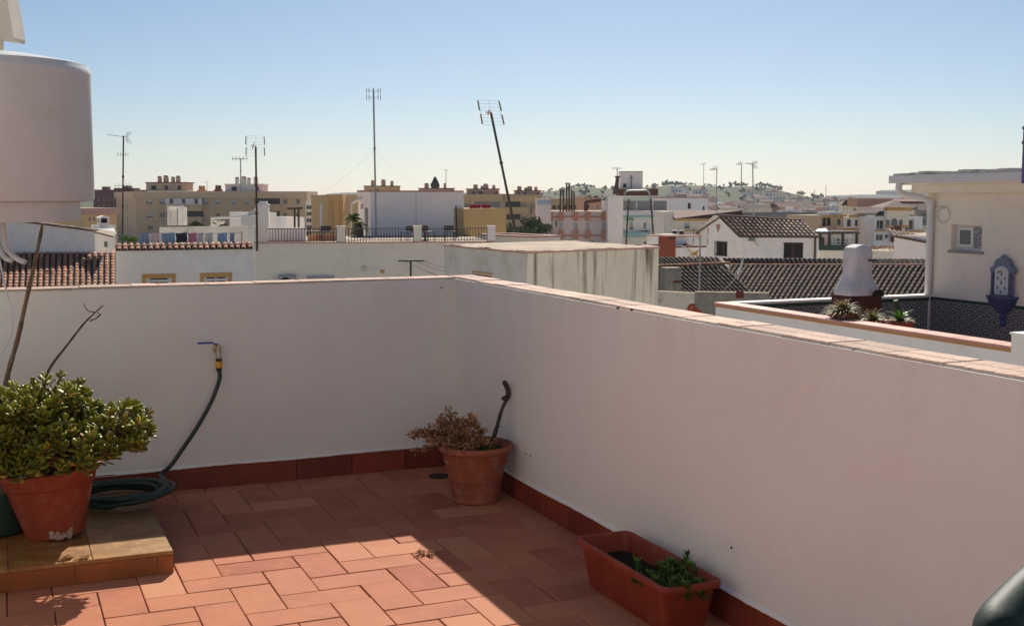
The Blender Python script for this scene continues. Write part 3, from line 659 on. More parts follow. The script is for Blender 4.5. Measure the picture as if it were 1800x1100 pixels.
for s in (-1, 1):
    m = MB(); m.tube(spline([bp(s * .222, .64), CL(s * .26, -.10, .655), CL(s * .272, .10, .655), CL(s * .265, .20, .645), CL(s * .25, .235, .60)], 5), .020, 10); m.build('armrest', M['chair_plastic'], root, smooth=True)
    m = MB(); m.tube([CL(s * .25, .235, .60), CL(s * .235, .235, .40), CL(s * .25, .255, 0.003)], [.019, .022, .016], 10); m.build('leg', M['chair_plastic'], root, smooth=True)
    m = MB(); m.tube([bp(s * .215, .44), CL(s * .225, -.2, .40), CL(s * .245, -.26, .003)], [.02, .022, .016], 10); m.build('leg', M['chair_plastic'], root, smooth=True)
# ------------------------------------------------------------ buildings
class Fac:
    def __init__(s, A, B):
        s.A = Vector((A[0], A[1], 0)); d = Vector((B[0] - A[0], B[1] - A[1], 0)); s.L = d.length; s.u = d / s.L; s.n = Vector((s.u.y, -s.u.x, 0))
    def hit(s, px, py):
        d = ray(px, py); k = (s.A - Vector((0, 0, HC))).dot(s.n) / d.dot(s.n); p = Vector((0, 0, HC)) + d * k
        return ((p - s.A).dot(s.u), p.z)
    def P(s, a, z, o=0): return s.A + s.u * a + s.n * o + Vector((0, 0, z))
    def T(s): return lambda q: s.P(q.x, q.z, q.y)      # box coords: x along, y outwards, z up
def facade(m, P, L, z0, z1, holes, rv):
    ss = sorted({0, L} | {h[0] for h in holes} | {h[2] for h in holes}); zz = sorted({z0, z1} | {h[1] for h in holes} | {h[3] for h in holes})
    for i in range(len(ss) - 1):
        for j in range(len(zz) - 1):
            cx, cz = (ss[i] + ss[i + 1]) / 2, (zz[j] + zz[j + 1]) / 2
            if any(h[0] < cx < h[2] and h[1] < cz < h[3] for h in holes): continue
            m.quad(P(ss[i], zz[j]), P(ss[i + 1], zz[j]), P(ss[i + 1], zz[j + 1]), P(ss[i], zz[j + 1]))
    for a, b, c, d in [h[:4] for h in holes]:
        for (p, q) in (((a, b), (c, b)), ((c, b), (c, d)), ((c, d), (a, d)), ((a, d), (a, b))):
            m.quad(P(*p), P(*p, -rv), P(*q, -rv), P(*q))
def window(root, P, h, rv, kind='w', fm='frame_white', gm='glass', fw=None):
    a, b, c, d = h; w, t = c - a, d - b; e = .0015
    fw = fw or min(.06, w * .12) 
    def bx(m, x0, z0, x1, z1, o0, o1): m.box(x0, o0, z0, x1, o1, z1, lambda q: P(q.x, q.z, q.y))
    if kind == 'd':
        m = MB(); bx(m, a + e, b + e, c - e, d - e, -rv - .02, -rv + .01); return m.build('opening', M['dark'], root)
    m = MB(); o0, o1 = -rv - .02, -rv + .03
    bx(m, a + e, b + e, a + fw, d - e, o0, o1); bx(m, c - fw, b + e, c - e, d - e, o0, o1); bx(m, a + fw, b + e, c - fw, b + fw, o0, o1); bx(m, a + fw, d - fw, c - fw, d - e, o0, o1)
    if w > .8 or kind == 'm': bx(m, (a + c) / 2 - fw / 2, b + fw, (a + c) / 2 + fw / 2, d - fw, o0, o1 - .005)
    f = m.build('window', M[fm], root)
    m = MB(); bx(m, a + fw, b + fw, c - fw, d - fw, -rv - .015, -rv + .004); m.build('pane', M[gm], f)
    if kind == 'b':
        m = MB(); zz = b + fw + (t - 2 * fw) * .35
        bx(m, a + fw, zz, c - fw, d - fw, -rv + .006, -rv + .02); m.build('blind', M['blind'], f)
    return f
def archwin(root, fc, px0, py0, px1, py1, mat='glass', name='window', out=.03):
    a, z1 = fc.hit(px0, py0); c, z0 = fc.hit(px1, py1); r = (c - a) / 2; cx = (a + c) / 2; pts = [(a, z0), (c, z0)]
    for k in range(9): t = math.pi * k / 8; pts.append((cx + r * math.cos(t), z1 - r + r * math.sin(t)))
    m = MB(); m.slab([fc.P(x, z, out) for x, z in pts], fc.n * -.05); m.build(name, M[mat], root)
def mkb(name, px0, y0, Y0, px1, Y1, depth, mat, label, cat='building', zb=ZG, holes=(), rv=.14, coping=None, ch=.12, group=None, roofm='roof_screed', parapet=0, fm='frame_white', gm='glass', lholes=()):
    """box building: front edge from pixel px0 at Y0 to pixel px1 at Y1; roof line at pixel y0 of the left corner"""
    A = at(px0, y0, Y0); B = at(px1, y0, Y1); zt = A.z; fc = Fac(A, B); fc.zt = zt; L = fc.L
    root = empty(name, fc.P(L / 2, zb, -depth / 2), label, cat, group)
    hs = []
    for h in holes:
        a, z1 = fc.hit(h[0], h[1]); c, z0 = fc.hit(h[2], h[3]); hs.append((max(.03, a), max(zb + .03, z0), min(L - .03, c), min(zt - .03, z1), h[4] if len(h) > 4 else 'w'))
    m = MB(); facade(m, fc.P, L, zb, zt, hs, rv)
    lf = Fac(fc.P(0, 0, -depth), fc.P(0, 0, 0)); lh = []
    for h in lholes:
        lh.append((depth * h[0], zt - h[1] - h[3], depth * h[0] + h[2], zt - h[1], 'w'))
    facade(m, lf.P, depth, zb, zt, lh, rv)
    m.quad(fc.P(L, zb), fc.P(L, zb, -depth), fc.P(L, zt, -depth), fc.P(L, zt)); m.quad(fc.P(0, zb, -depth), fc.P(L, zb, -depth), fc.P(L, zt, -depth), fc.P(0, zt, -depth))
    m.build('wall', M[mat], root)
    for h in hs: window(root, fc.P, h[:4], rv, h[4], fm, gm)
    for h in lh: window(root, lf.P, h[:4], rv, 'w', fm, gm)
    m = MB()
    if parapet: m.box(.2, -depth + .2, -parapet, L - .2, -.2, -parapet + .003, lambda q: fc.P(q.x, zt + q.z, q.y))
    m.box(.002, -depth + .002, -.1, L - .002, -.002, .003, lambda q: fc.P(q.x, zt + q.z, q.y)); m.build('roof', M[roofm], root)
    if coping:
        m = MB(); o = .05; t = .3 if depth > 2 else .12
        for (a, b, c, d) in ((-o, -t, L + o, o), (-o, -depth - o, L + o, -depth + t), (-o, -depth + t, t, -t), (L - t, -depth + t, L + o, -t)):
            m.box(a, b, .004, c, d, ch, lambda q: fc.P(q.x, zt + q.z, q.y))
        m.build('coping', M[coping], root)
    return root, fc
def fbox(root, fc, px0, py0, px1, py1, out0, out1, mat, name='trim', label=None):
    a, z1 = fc.hit(px0, py0); c, z0 = fc.hit(px1, py1); m = MB(); m.box(a, out0, z0, c, out1, z1, fc.T()); o = m.build(name, M[mat], root)
    if label: o['label'] = label
    return o
def tile_roof(root, e0, e1, r0, r1, pitch=.22, tl=.38, mat='claytile', bed='roofbed', th=.1, name='roof_tiles', bedname='roof_bed', seed=1, h=.5, lf=.022, kt=.82):
    e0, e1, r0, r1 = map(Vector, (e0, e1, r0, r1)); rn = random.Random(seed); nrm = (e1 - e0).cross(r0 - e0).normalized()
    if nrm.z < 0: nrm = -nrm
    nc = max(2, int((e1 - e0).length / pitch)); nr = max(1, round((r0 - e0).length / tl)); m = MB(); w = pitch * .36
    def Q(s, t): return (e0.lerp(e1, s)).lerp(r0.lerp(r1, s), t)
    for i in range(nc):
        s = (i + .5) / nc; ax = (Q(min(1, s + .01), .5) - Q(max(0, s - .01), .5)).normalized()
        for j in range(nr):
            m.tint = min(1, max(0, rn.gauss(.5, .26))); jx = rn.gauss(0, pitch * .025)
            b = Q(s, j / nr) + ax * jx; t = Q(s, min(1, (j + 1.12) / nr)) + ax * jx * .5; vs = []
            for (c, k, lift) in ((b, 1.0, lf), (t, kt, .0)):
                for q in range(6):
                    a = math.pi * q / 5; vs.append(c + ax * (w * k * math.cos(a)) + nrm * (w * k * h * 2 * math.sin(a) * .62 + lift))
            m.add(vs, [(q, q + 1, q + 7, q + 6) for q in range(5)])
            vs2 = vs[:6]; m.add(vs2 + [b + ax * w * .72 + nrm * .02, b - ax * w * .72 + nrm * .02, b + nrm * (w * h * .85 + .02)], [(0, 1, 8, 6), (1, 2, 8), (2, 3, 8), (3, 4, 8), (4, 5, 7, 8)])
    rt = m.build(name, M[mat], root)
    m = MB(); K_ = 12; vs = [Q(i / K_, j / K_) - nrm * d for d in (.015, th) for i in range(K_ + 1) for j in range(K_ + 1)]; o_ = (K_ + 1) ** 2
    for i in range(K_):
        for j in range(K_): m.f.append((i * (K_ + 1) + j, (i + 1) * (K_ + 1) + j, (i + 1) * (K_ + 1) + j + 1, i * (K_ + 1) + j + 1)); m.f.append(tuple(q + o_ for q in m.f[-1][::-1])); m.t += [.5, .5]
    for i in range(K_):
        for (a, b) in ((i * (K_ + 1), (i + 1) * (K_ + 1)), ((i + 1) * (K_ + 1) + K_, i * (K_ + 1) + K_), (i + 1, i), (K_ * (K_ + 1) + i, K_ * (K_ + 1) + i + 1)): m.f.append((a, a + o_, b + o_, b)); m.t.append(.5)
    m.v = vs; m.build(bedname, M[bed], root)
    return rt
def crown(m, c, rx, rz, n, ls, rn, conic=False):
    c = Vector(c); cl = []
    for i in range(max(5, n // 90)):
        d = rdir(rn); k = rn.uniform(.35, .95)
        z = d.z * k
        if conic: z = rn.uniform(-1, 1); k = (1 - (z + 1) / 2) * .95 + .06
        cl.append((c + Vector((d.x * rx * k, d.y * rx * k, z * rz)), rn.uniform(.22, .42) * (rx if not conic else rx * .8)))
    if conic:
        for i in range(n):
            tt = rn.random() ** 1.35; lay = .62 + .38 * abs(math.sin(tt * 19)); a_ = rn.uniform(0, 6.28); rr_ = rx * (1 - tt) * lay * rn.uniform(.25, 1) + .05; q = c + Vector((rr_ * math.cos(a_), rr_ * math.sin(a_), rz * (2 * tt - 1) - rr_ * .25))
            m.tint = rn.random(); a = Vector((math.cos(a_), math.sin(a_), -.3)) + rdir(rn) * .4; b = a.orthogonal().normalized(); s = ls * rn.uniform(.6, 1.3); m.add([q - a * s, q + b * s * .5, q + a * s, q - b * s * .5], [(0, 1, 2, 3)])
        return
    for i in range(n):
        cc, cr = cl[rn.randrange(len(cl))]; d = rdir(rn); q = cc + d * cr * rn.uniform(.5, 1); q.z = cc.z + (q.z - cc.z) * (.75 if not conic else .35)
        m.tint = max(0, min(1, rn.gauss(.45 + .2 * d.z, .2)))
        a = rdir(rn); b = a.orthogonal().normalized(); s = ls * rn.uniform(.6, 1.3); m.add([q - a * s, q + b * s * .6, q + a * s, q - b * s * .6], [(0, 1, 2, 3)])
def tree(name, P, h, r, label, n=1400, ls=.12, mat='tree_leaf', group=None, seed=1, conic=False, trunk=.12):
    P = Vector(P); rn = random.Random(seed); root = empty(name, P, label, 'tree', group)
    m = MB(); ch = h - r * 1.1 if not conic else h * .5
    m.tube(spline([P, P + Vector((.1 * r, 0, ch * .5)), P + Vector((0, 0, ch))], 4), [trunk * (1 - .06 * i) for i in range(9)], 7)
    for i in range(6):
        d = rdir(rn); m.tube([P + Vector((0, 0, ch * .75)), P + Vector((d.x * r * .6, d.y * r * .6, ch + abs(d.z) * r * .5))], [trunk * .5, trunk * .15], 5)
    m.build('trunk', M['bark'], root)
    m = MB(); crown(m, P + Vector((0, 0, ch if not conic else h * .55)), r, r * .9 if not conic else h * .45, n, ls, rn, conic); m.build('crown', M[mat], root)
    return root
def palm(P, h, r, label, seed=1, group=None):
    P = Vector(P); rn = random.Random(seed); root = empty('palm_tree', P, label, 'palm', group)
    m = MB(); m.tube([P, P + Vector((.05, 0, h * .5)), P + Vector((0, 0, h))], [.16, .13, .11], 8); m.build('trunk', M['bark'], root)
    m = MB(); t = P + Vector((0, 0, h))
    for i in range(34):
        a = rn.uniform(0, 6.28); e = rn.uniform(-.5, 1.2); d = Vector((math.cos(a) * math.cos(e), math.sin(a) * math.cos(e), math.sin(e))); sd = d.cross(Vector((0, 0, 1))).normalized()
        for k in range(1, 12):
            u_ = k / 11; q = t + d * r * u_ - Vector((0, 0, r * .65 * u_ * u_)); m.tint = rn.random(); w = r * .26 * math.sin(math.pi * min(1, u_ * .9 + .12))
            for s in (-1, 1): m.add([q, q + d * r * .09, q + sd * s * w + d * w * .5 - Vector((0, 0, w * .35))], [(0, 1, 2)])
    m.build('crown', M['palm_leaf'], root); return root
def antenna(pt, pb, Y, kind, label, r=.022, mat='galv', sc=1, ang=None, Yb=None, group=None, name='tv_antenna', flip=1, extra=()):
    top = at(*pt, Y); bot = at(*pb, Yb or Y); root = empty(name, bot, label, 'antenna', group)
    m = MB(); n = 6; m.tube([bot.lerp(top, i / n) for i in range(n + 1)], [r * (1.15 if i < 3 else 1) for i in range(n + 1)], 8)
    for k in (.35, .62): q = bot.lerp(top, k); m.tube([q, q + (top - bot).normalized() * .09], r * 1.6, 8)
    m.build('mast', M[mat], root)
    for fr, wd in extra:
        q = bot.lerp(top, fr); e = MB(); e.tube([q - Vector((wd, 0, 0)), q + Vector((wd * .8, 0, 0))], r * .4, 5)
        for s in (-.9, -.45, .35, .75): e.tube([q + Vector((wd * s, -.15, -.02)), q + Vector((wd * s, .15, .02))], r * .3, 4); e.tube([q + Vector((wd * s, 0, -.08)), q + Vector((wd * s, 0, .10))], r * .3, 4)
        e.build('side_aerial', M['galv'], root)
    ax = (top - bot).normalized(); X = Vector((1, 0, 0)) * flip; Z = ax; Yv = Vector((0, 1, 0))
    t = max(.006, r * .38) * sc ** .5
    if kind == 'panel': t *= .5
    m = MB()
    if kind == 'yagi':
        bd = (X * -.72 + Yv * -.62 + Z * .10).normalized(); o = top - Z * .05 * sc; m.tube([o + bd * -.25 * sc, o + bd * .95 * sc], t, 5)
        pd = bd.cross(Z).normalized()
        for k in range(8): q = o + bd * (.1 + .11 * k) * sc; m.tube([q - pd * .16 * sc, q + pd * .16 * sc], t * .7, 4)
        for k in range(5):
            for s in (-1, 1): m.tube([o - bd * .2 * sc + Z * s * (.06 + .06 * k) * sc - pd * .3 * sc - bd * .04 * k * sc, o - bd * .2 * sc + Z * s * (.06 + .06 * k) * sc + pd * .3 * sc - bd * .04 * k * sc], t * .6, 4)
        m.tube([o - bd * .2 * sc - Z * .3 * sc, o - bd * .2 * sc + Z * .3 * sc], t * .7, 4)
    elif kind == 'panel':
        pd = (X * .93 + Yv * .36).normalized(); w_, h_ = .40 * sc, .46 * sc; o = top + Z * .02
        for k in range(8): z = (-1 + 2 * k / 7) * h_; m.tube([o - pd * w_ + Z * z, o + pd * w_ + Z * z], t * .42, 4)
        for x in (-1, 0, 1): m.tube([o + pd * w_ * x - Z * h_, o + pd * w_ * x + Z * h_], t * .45, 4)
        for s in (-1, 1):
            for z in (-.55, .55): bt = MB(); bt.tube([o + pd * w_ * 1.08 * s + Z * h_ * (z - .40) - Yv * .1, o + pd * w_ * 1.04 * s + Z * h_ * (z + .40) - Yv * .1], t * 3.0, 5); bt.build('bow_tie', M['rust_light'], root)
        m2 = MB(); m2.tube([o - pd * w_ * .5 - Yv * .12, o + pd * w_ * .1 - Yv * .12], t * 2.2, 6); m2.tube([o - pd * w_ * .35 - Yv * .12 - Z * .14, o - pd * w_ * .1 - Yv * .12 + Z * .14], t * 2.4, 6); m2.build('dipole', M['orange'], root)
    elif kind == 'loops':
        for s in (-1, 1):
            for z in (0, -.48):
                o = top + X * s * .42 * sc + Z * z * sc; m.tube([top + Z * z * sc, o], t * .6, 4)
                for dx in (-.1, .1): m.tube([o + X * dx * sc - Z * .19 * sc, o + X * dx * .8 * sc + Z * .19 * sc], t * 1.3, 4)
        m.tube([top - Z * .6 * sc, top + Z * .22 * sc], t * 2.4, 6)
    elif kind == 'small':
        m.tube([top - X * .5 * sc, top + X * .35 * sc], t, 5)
        for k in range(5): q = top + X * (-.45 + .2 * k) * sc; m.tube([q - Yv * .2 * sc - Z * .05 * sc, q + Yv * .2 * sc + Z * .1 * sc], t * .8, 4); m.tube([q - Z * .12 * sc, q + Z * .12 * sc], t * .8, 4)
    elif kind == 'star':
        m.tube([top - X * .75 * sc, top + X * .15 * sc], t, 5)
        for k in range(7):
            a = -.9 + .45 * k; q = top - X * .15 * sc; d = X * math.cos(a + 1.5) + Z * math.sin(a + 1.5); m.tube([q, q + d * .42 * sc], t * .8, 4)
        for k in range(5): q = top - X * (.25 + .11 * k) * sc; m.tube([q - Z * .07 * sc, q + Z * .07 * sc], t * .7, 4)
    if kind != 'none': m.build('aerial', M['galv' if mat != 'rust' else 'iron_grey'], root)
    return root
def stack(root, P, r, h, mat, name='chimney', cap='terracotta_old', sub=True):
    P = Vector(P); m = MB(); m.lathe([(r, 0), (r, h * .72), (r * .92, h * .74)], P, 12, cap1=True); c = m.build(name, M[mat], root, smooth='auto')
    m = MB(); m.lathe([(r * .6, h * .72), (r * .6, h * .8), (r * 1.12, h * .81), (r * .9, h * .93), (r * .3, h)], P, 12, cap1=True); m.build('chimney_cap', M[cap], c, smooth='auto')
# ------------------------------------------------------------ neighbour's terrace and house on the right
NZ = -.10
K = at_z(1255, 531, NZ); K = Vector((K.x, K.y, 0))
def NL(a, b, z): return K + U * a + V * b + Vector((0, 0, z))
fl = -1.15; NW = 3.95; e_ = at_z(1790, 600, NZ); NLn = (Vector((e_.x, e_.y, 0)) - K).length + .24
fc = Fac(NL(0, 0, 0), NL(0, -NLn, 0))       # its outer face looks at our wall
root = empty('neighbour_parapet', NL(0, -NLn / 2, ZG), 'low white neighbouring terrace parapet with pink tiled top and orange edge', 'wall')
TP = lambda q: NL(q.x, q.y, q.z)
m = MB(); m.box(.03, -NLn, ZG, .20, 0, NZ - .065, TP); m.box(.20, -.17, ZG, NW, 0, NZ - .035, TP); m.build('wall', M['white_b'], root)
m = MB(); m.box(.012, -NLn - .01, NZ - .068, .034, .0, NZ - .03, TP); m.build('orange_band', M['orange_edge'], root)
m = MB(); rn = random.Random(2); s = 0
while s < NLn:
    e = min(NLn, s + .6); m.tint = rn.random(); m.bbox(-.012, -e + .003, NZ - .028, .27, -s - .003, NZ, .006, TP); s = e
m.build('coping', M['pinkcoping'], root)
m = MB(); s = .272
while s < NW - .01:
    e = min(NW, s + .6); m.box(s + .002, -.20, NZ - .028, e - .002, .03, NZ - .002, TP); s = e
m.build('back_coping', M['white'], root)
m = MB(); m.box(.21, -.182, fl, NW - .001, -.171, NZ - .09, TP); m.build('azulejo_panel', M['azulejo'], root)
m = MB(); m.box(.21, -.19, NZ - .09, NW - .001, -.171, NZ - .045, TP); m.build('azulejo_border', M['green_border'], root)
m = MB(); m.box(.2, -NLn - 5, ZG, NW, -.172, fl, TP); o = m.build('neighbour_floor', M['pinkcoping']); tag(o, kind='structure')
m = MB(); m.box(.005, -NLn - 2.2, ZG, .27, -NLn - .012, NZ + .12, TP); m.build('end_pier', M['white'], root)
m = MB(); m.box(-.01, -NLn - 2.2, NZ + .122, .285, -NLn - .0, NZ + .145, TP); m.build('pier_cap', M['white'], root)
# house standing along the right of it
HP = (at(1620, 345, 18.0).z); CZ = at(1800, 345, 13).z
DH = 1.05
hf = Fac(NL(NW, 0, 0), NL(NW, -9, 0))       # wall facing us (-u side)
zt = HC + (345 - 339) * 17.9 / F + .125
root = empty('neighbour_house', NL(NW + 2, -3, fl), 'cream white neighbouring house with a flat overhanging roof, gutter and white downpipe', 'house')
w0 = hf.hit(1673, 394); w1 = hf.hit(1725, 442)
holes = [(w0[0], w1[1], w1[0], w0[1])]
m = MB(); facade(m, hf.P, 9, fl, zt, holes, .16)
m.quad(NL(NW, 0, ZG), NL(NW + 6, 0, ZG), NL(NW + 6, 0, zt), NL(NW, 0, zt)); m.quad(NL(NW + 6, 0, ZG), NL(NW + 6, -9, ZG), NL(NW + 6, -9, zt), NL(NW + 6, 0, zt)); m.quad(NL(NW, -9, ZG), NL(NW + 6, -9, ZG), NL(NW + 6, -9, zt), NL(NW, -9, zt))
m.quad(NL(NW, 0, zt), NL(NW + 6, 0, zt), NL(NW + 6, -9, zt), NL(NW, -9, zt)); m.quad(NL(NW, 0, ZG), NL(NW, -9, ZG), NL(NW, -9, fl), NL(NW, 0, fl))
m.build('wall', M['cream'], root)
h = holes[0]; wf = window(root, hf.P, h, .13, 'n', 'frame_white', 'glass_mid', fw=.035)
mid = (h[0] + h[2]) / 2 + .05
m = MB(); m.box(h[0] + .04, -.118, h[1] + .04, mid, -.085, h[3] - .04, hf.T()); o = m.build('casement', M['frame_white'], wf)
m = MB(); m.box(h[0] + .095, -.10, h[1] + .09, mid - .05, -.080, h[3] - .09, hf.T()); m.build('casement_pane', M['glass_mid'], wf)
m = MB(); m.box(mid + .005, -.1, h[1] + .036, h[2] - .036, -.09, h[3] - .036, hf.T()); m.build('lace_panel', M['lace'], wf)
m = MB(); m.box(h[0] - .04, -.1, h[1] - .045, h[2] + .05, .03, h[1] - .003, hf.T()); m.build('sill', M['greystone'], root)
ra = hf.hit(1800, 333)[1]
rs = lambda s: zt
m = MB()                                    # overhanging roof, gutter, fascia (pitched up a little towards us)
def RQ(q): return hf.P(q.x, zt + q.z + .0 + .006 * q.x, q.y)
m.box(-.35, -4, 0.004, 9, .34, .13, RQ); m.build('roof_slab', M['white'], root)
m = MB(); m.box(-.38, .345, .03, 9, .46, .15, RQ); m.build('gutter', M['frame_white'], root)
m = MB(); m.box(-.10, .012, -.13, 9, .24, .002, RQ); m.build('fascia', M['cream'], root)
m = MB(); rn = random.Random(4); s = -.36
while s < 9:
    m.box(s, -4, .131, s + .2, .40 + rn.uniform(-.02, .02), .20 + rn.uniform(-.02, .015), RQ); s += .2
m.build('roof_screed', M['grime'], root)
m = MB(); q = RQ(Vector((-.20, .40, .02)))
gz = q.z; pipe = [q, q - Vector((0, 0, .10)), q - Vector((0, 0, .17)) + hf.u * .05 - hf.n * .08, hf.P(.14, gz - .26, .10), hf.P(.14, gz - .42, .055), hf.P(.14, fl, .055)]
m.tube(spline(pipe[:5], 5) + [hf.P(.14, gz - .5, .055), pipe[5]], .052, 16); m.build('downpipe', M['frame_white'], root, smooth=True)
m = MB(); m.box(.001, .001, fl, 9, .012, NZ - .075, hf.T()); m.build('azulejo_dado', M['azulejo'], root)
m = MB(); m.box(.001, .001, NZ - .074, 9, .02, NZ - .035, hf.T()); m.build('dado_border', M['green_border'], root)
# loop of cable on the wall
a, z = hf.hit(1660, 378); m = MB(); m.tube([hf.P(a + .13 * math.cos(t * .314), z + .125 * math.sin(t * .314), .02) for t in range(21)], .007, 6, cap=False)
a2, z2 = hf.hit(1664, 364); a3, z3 = hf.hit(1640, 364); m.tube([hf.P(a2, z2, .02), hf.P(a3, z3, .02)], .007, 6); m.tube([hf.P(a2, z2, .02), hf.P(a - .1, z + .08, .02)], .007, 6)
tag(m.build('wall_cable', M['cream_metal']), 'loop of cable hanging on the neighbouring house wall left of the window', 'cable')
# tiled wall fountain
a0_, z0_ = hf.hit(1767, 520)
def G(x, z, o): return hf.P(a0_ + x, z0_ + z, o)
root = empty('wall_fountain', G(0, -.45, 0.02), 'blue and white glazed wall fountain with basin on the neighbouring house', 'fountain')
m = MB(); out = [(-.19, 0), (-.19, .33), (-.24, .36), (-.22, .42), (-.17, .43), (-.15, .50), (-.09, .55), (-.05, .56), (0, .61), (.05, .56), (.09, .55), (.15, .50), (.17, .43), (.22, .42), (.24, .36), (.19, .33), (.19, 0)]
m.slab([G(x, z, .03) for x, z in out][::-1], hf.n * .05); m.build('back_plate', M['blue_glaze'], root)
m = MB(); ins = [(-.13, .02), (-.13, .36), (-.09, .42), (0, .44), (.09, .42), (.13, .36), (.13, .02)]; m.slab([G(x, z, .081) for x, z in ins][::-1], hf.n * .008); m.build('tile_panel', M['glaze_white'], root)
m = MB()
for (x, z) in ((0, .2), (0, .32), (-.07, .12), (.07, .12), (-.07, .26), (.07, .26), (0, .06)):
    m.slab([G(x + .02 * math.cos(k * 1.57), z + .035 * math.sin(k * 1.57), .090) for k in range(4)], hf.n * .003)
m.build('painted_motif', M['blue_glaze'], root)
for s in (-1, 1):
    m = MB(); m.tube([G(s * .17, 0, .09), G(s * .17, .34, .09)], [.025, .022], 8); m.build('side_column', M['navy_glaze'], root, smooth='auto')
m = MB(); m.tube([G(0, .36, .09), G(0, .36, .15), G(0, .34, .17)], .012, 7); m.build('spout', M['brass'], root)
m = MB(); pr = [(.02, -.45), (.06, -.42), (.05, -.38), (.035, -.36), (.07, -.30), (.06, -.27), (.11, -.22), (.20, -.12), (.23, -.04), (.25, -.02), (.25, .0), (.22, .0), (.18, -.06)]
vs = []; n = 14
for r_, z in pr:
    for k in range(n + 1): t = math.pi * k / n; vs.append(G(r_ * math.cos(t) * 1.1, z, .021 + r_ * math.sin(t) * .95))
m.add(vs, [(i * (n + 1) + k, i * (n + 1) + k + 1, (i + 1) * (n + 1) + k + 1, (i + 1) * (n + 1) + k) for i in range(len(pr) - 1) for k in range(n)]); m.build('basin', M['navy_glaze'], root, smooth='auto')
# barbecue chimney in the back of that terrace
bc_ = at(1505, 545, 16.6); s_ = 16.6 / F
def ZB(py): return at(1505, py, 16.6).z
root = empty('barbecue', Vector((bc_.x, bc_.y, fl)), 'white plastered barbecue hood with rounded chimney on a dark brick base', 'barbecue')
def LQ(q): return Vector((bc_.x, bc_.y, 0)) + U * q.x + V * q.y + Vector((0, 0, q.z))
def loft(m, secs):
    vs = []
    for (hx, hy, z, ox) in secs:
        hy *= .75; hx = (hx - hy * .39) / .92; vs += [LQ(Vector((ox + x, y, z))) for x, y in rrect(hx * 2, hy * 2, min(hx, hy) * .35, 3)]
    n = 16; m.add(vs, [(i * n + k, i * n + (k + 1) % n, (i + 1) * n + (k + 1) % n, (i + 1) * n + k) for i in range(len(secs) - 1) for k in range(n)] + [tuple(range(n))[::-1], tuple(len(vs) - n + k for k in range(n))])
k = s_
m = MB(); loft(m, [(41 * k, .28, ZB(518), 0), (42 * k, .29, ZB(512), 0), (36 * k, .26, ZB(502), 0), (29 * k, .22, ZB(490), 0), (26 * k, .2, ZB(482), 0), (26 * k, .19, ZB(470), 0), (26 * k, .19, ZB(452), 0), (26 * k, .19, ZB(442), 0), (23 * k, .18, ZB(435), 0), (13 * k, .16, ZB(431), 0), (5 * k, .1, ZB(429.5), 0)])
m.build('hood', M['hood'], root, smooth='auto')
m = MB(); m.box(.04, -.197, ZB(458), .17, -.17, ZB(455.5), LQ); m.build('smoke_slot', M['dark'], root)
m = MB(); m.box(-.26, -.215, fl, .26, .215, ZB(518.6), LQ); m.build('brick_base', M['brick_dark'], root)
m = MB(); m.slab([LQ(Vector((.13 + .10 * math.cos(t), -.28, ZB(519) + .10 * math.sin(t)))) for t in [math.pi * j / 8 for j in range(9)]], -V * .02); m.build('hearth_opening', M['dark'], root)
# potted plants on that terrace
def spiky(c, n, r, label, mat='fern', seed=1, w=.02, nm='spiky_plant'):
    c = (c[0], c[1], c[2] - .07); r *= .8; root = empty(nm, Vector((c[0], c[1], fl)), label, 'plant'); rn = random.Random(seed); c = Vector(c)
    m = MB(); m.lathe([(.11, 0), (.16, c.z - fl - .02), (.18, c.z - fl - .02), (.18, c.z - fl + .02), (.15, c.z - fl + .01), (.02, c.z - fl)], Vector((c.x, c.y, fl + .003)), 20); m.build('pot', M['terracotta'], root, smooth='auto')
    m = MB()
    for i in range(n):
        a = rn.uniform(0, 6.28); e = rn.uniform(.2, 1.4); L = r * rn.uniform(.6, 1.1); d = Vector((math.cos(a) * math.cos(e), math.sin(a) * math.cos(e), math.sin(e))); sd = d.cross(Vector((0, 0, 1))).normalized()
        m.tint = rn.random(); p = []
        for k in range(6):
            u_ = k / 5; q = c + d * L * u_ - Vector((0, 0, L * .45 * u_ * u_)); ww = w * (1 - u_) + .002; p += [q - sd * ww, q + sd * ww]
        m.add(p, [(2 * j, 2 * j + 1, 2 * j + 3, 2 * j + 2) for j in range(5)])
    m.build('foliage', M[mat], root); return root
q = at(1482, 551, 15.2); spiky((q.x, q.y, q.z + .06), 240, .46, 'reddish green spiky plant in front of the barbecue base on the left', seed=3)
q = at(1535, 562, 15.0); spiky((q.x, q.y, q.z + .05), 110, .38, 'dry spiky plant in front of the barbecue base on the right', seed=5)
q = at(1582, 566, 15.3); spiky((q.x, q.y, q.z + .07), 60, .42, 'thin green leaved plant beside the patterned tile wall', 'herb', seed=8, w=.025)
q = at(1578, 545, 15.6)
m = MB(); m.tube([Vector((q.x, q.y, fl)), Vector((q.x, q.y, q.z - .05)), q + Vector((-.03, 0, .13))], [.03, .04, .03], 8); tag(m.build('cactus', M['herb']), 'small upright green cactus by the patterned tile wall', 'cactus')
# red curved roof tile shard on the strip between the walls
root = None
p0 = at_z(1216, 540, .6)
m = MB(); rn = random.Random(1)
Pq = lambda px, py: at(px, py, 8.3)
m.slab([Pq(1219, 536), Pq(1238, 551), Pq(1212, 549)], (0, .10, .0)); m.tube(spline([Pq(1222, 537), Pq(1214, 536), Pq(1210, 545)], 4), .012, 6)
m.slab([Pq(1201, 549.5), Pq(1222, 549.5), Pq(1224, 560), Pq(1203, 560)], (0, .08, 0))
tag(m.build('broken_tile', M['terracotta']), 'broken red clay tile propped just behind the right parapet wall', 'tile')
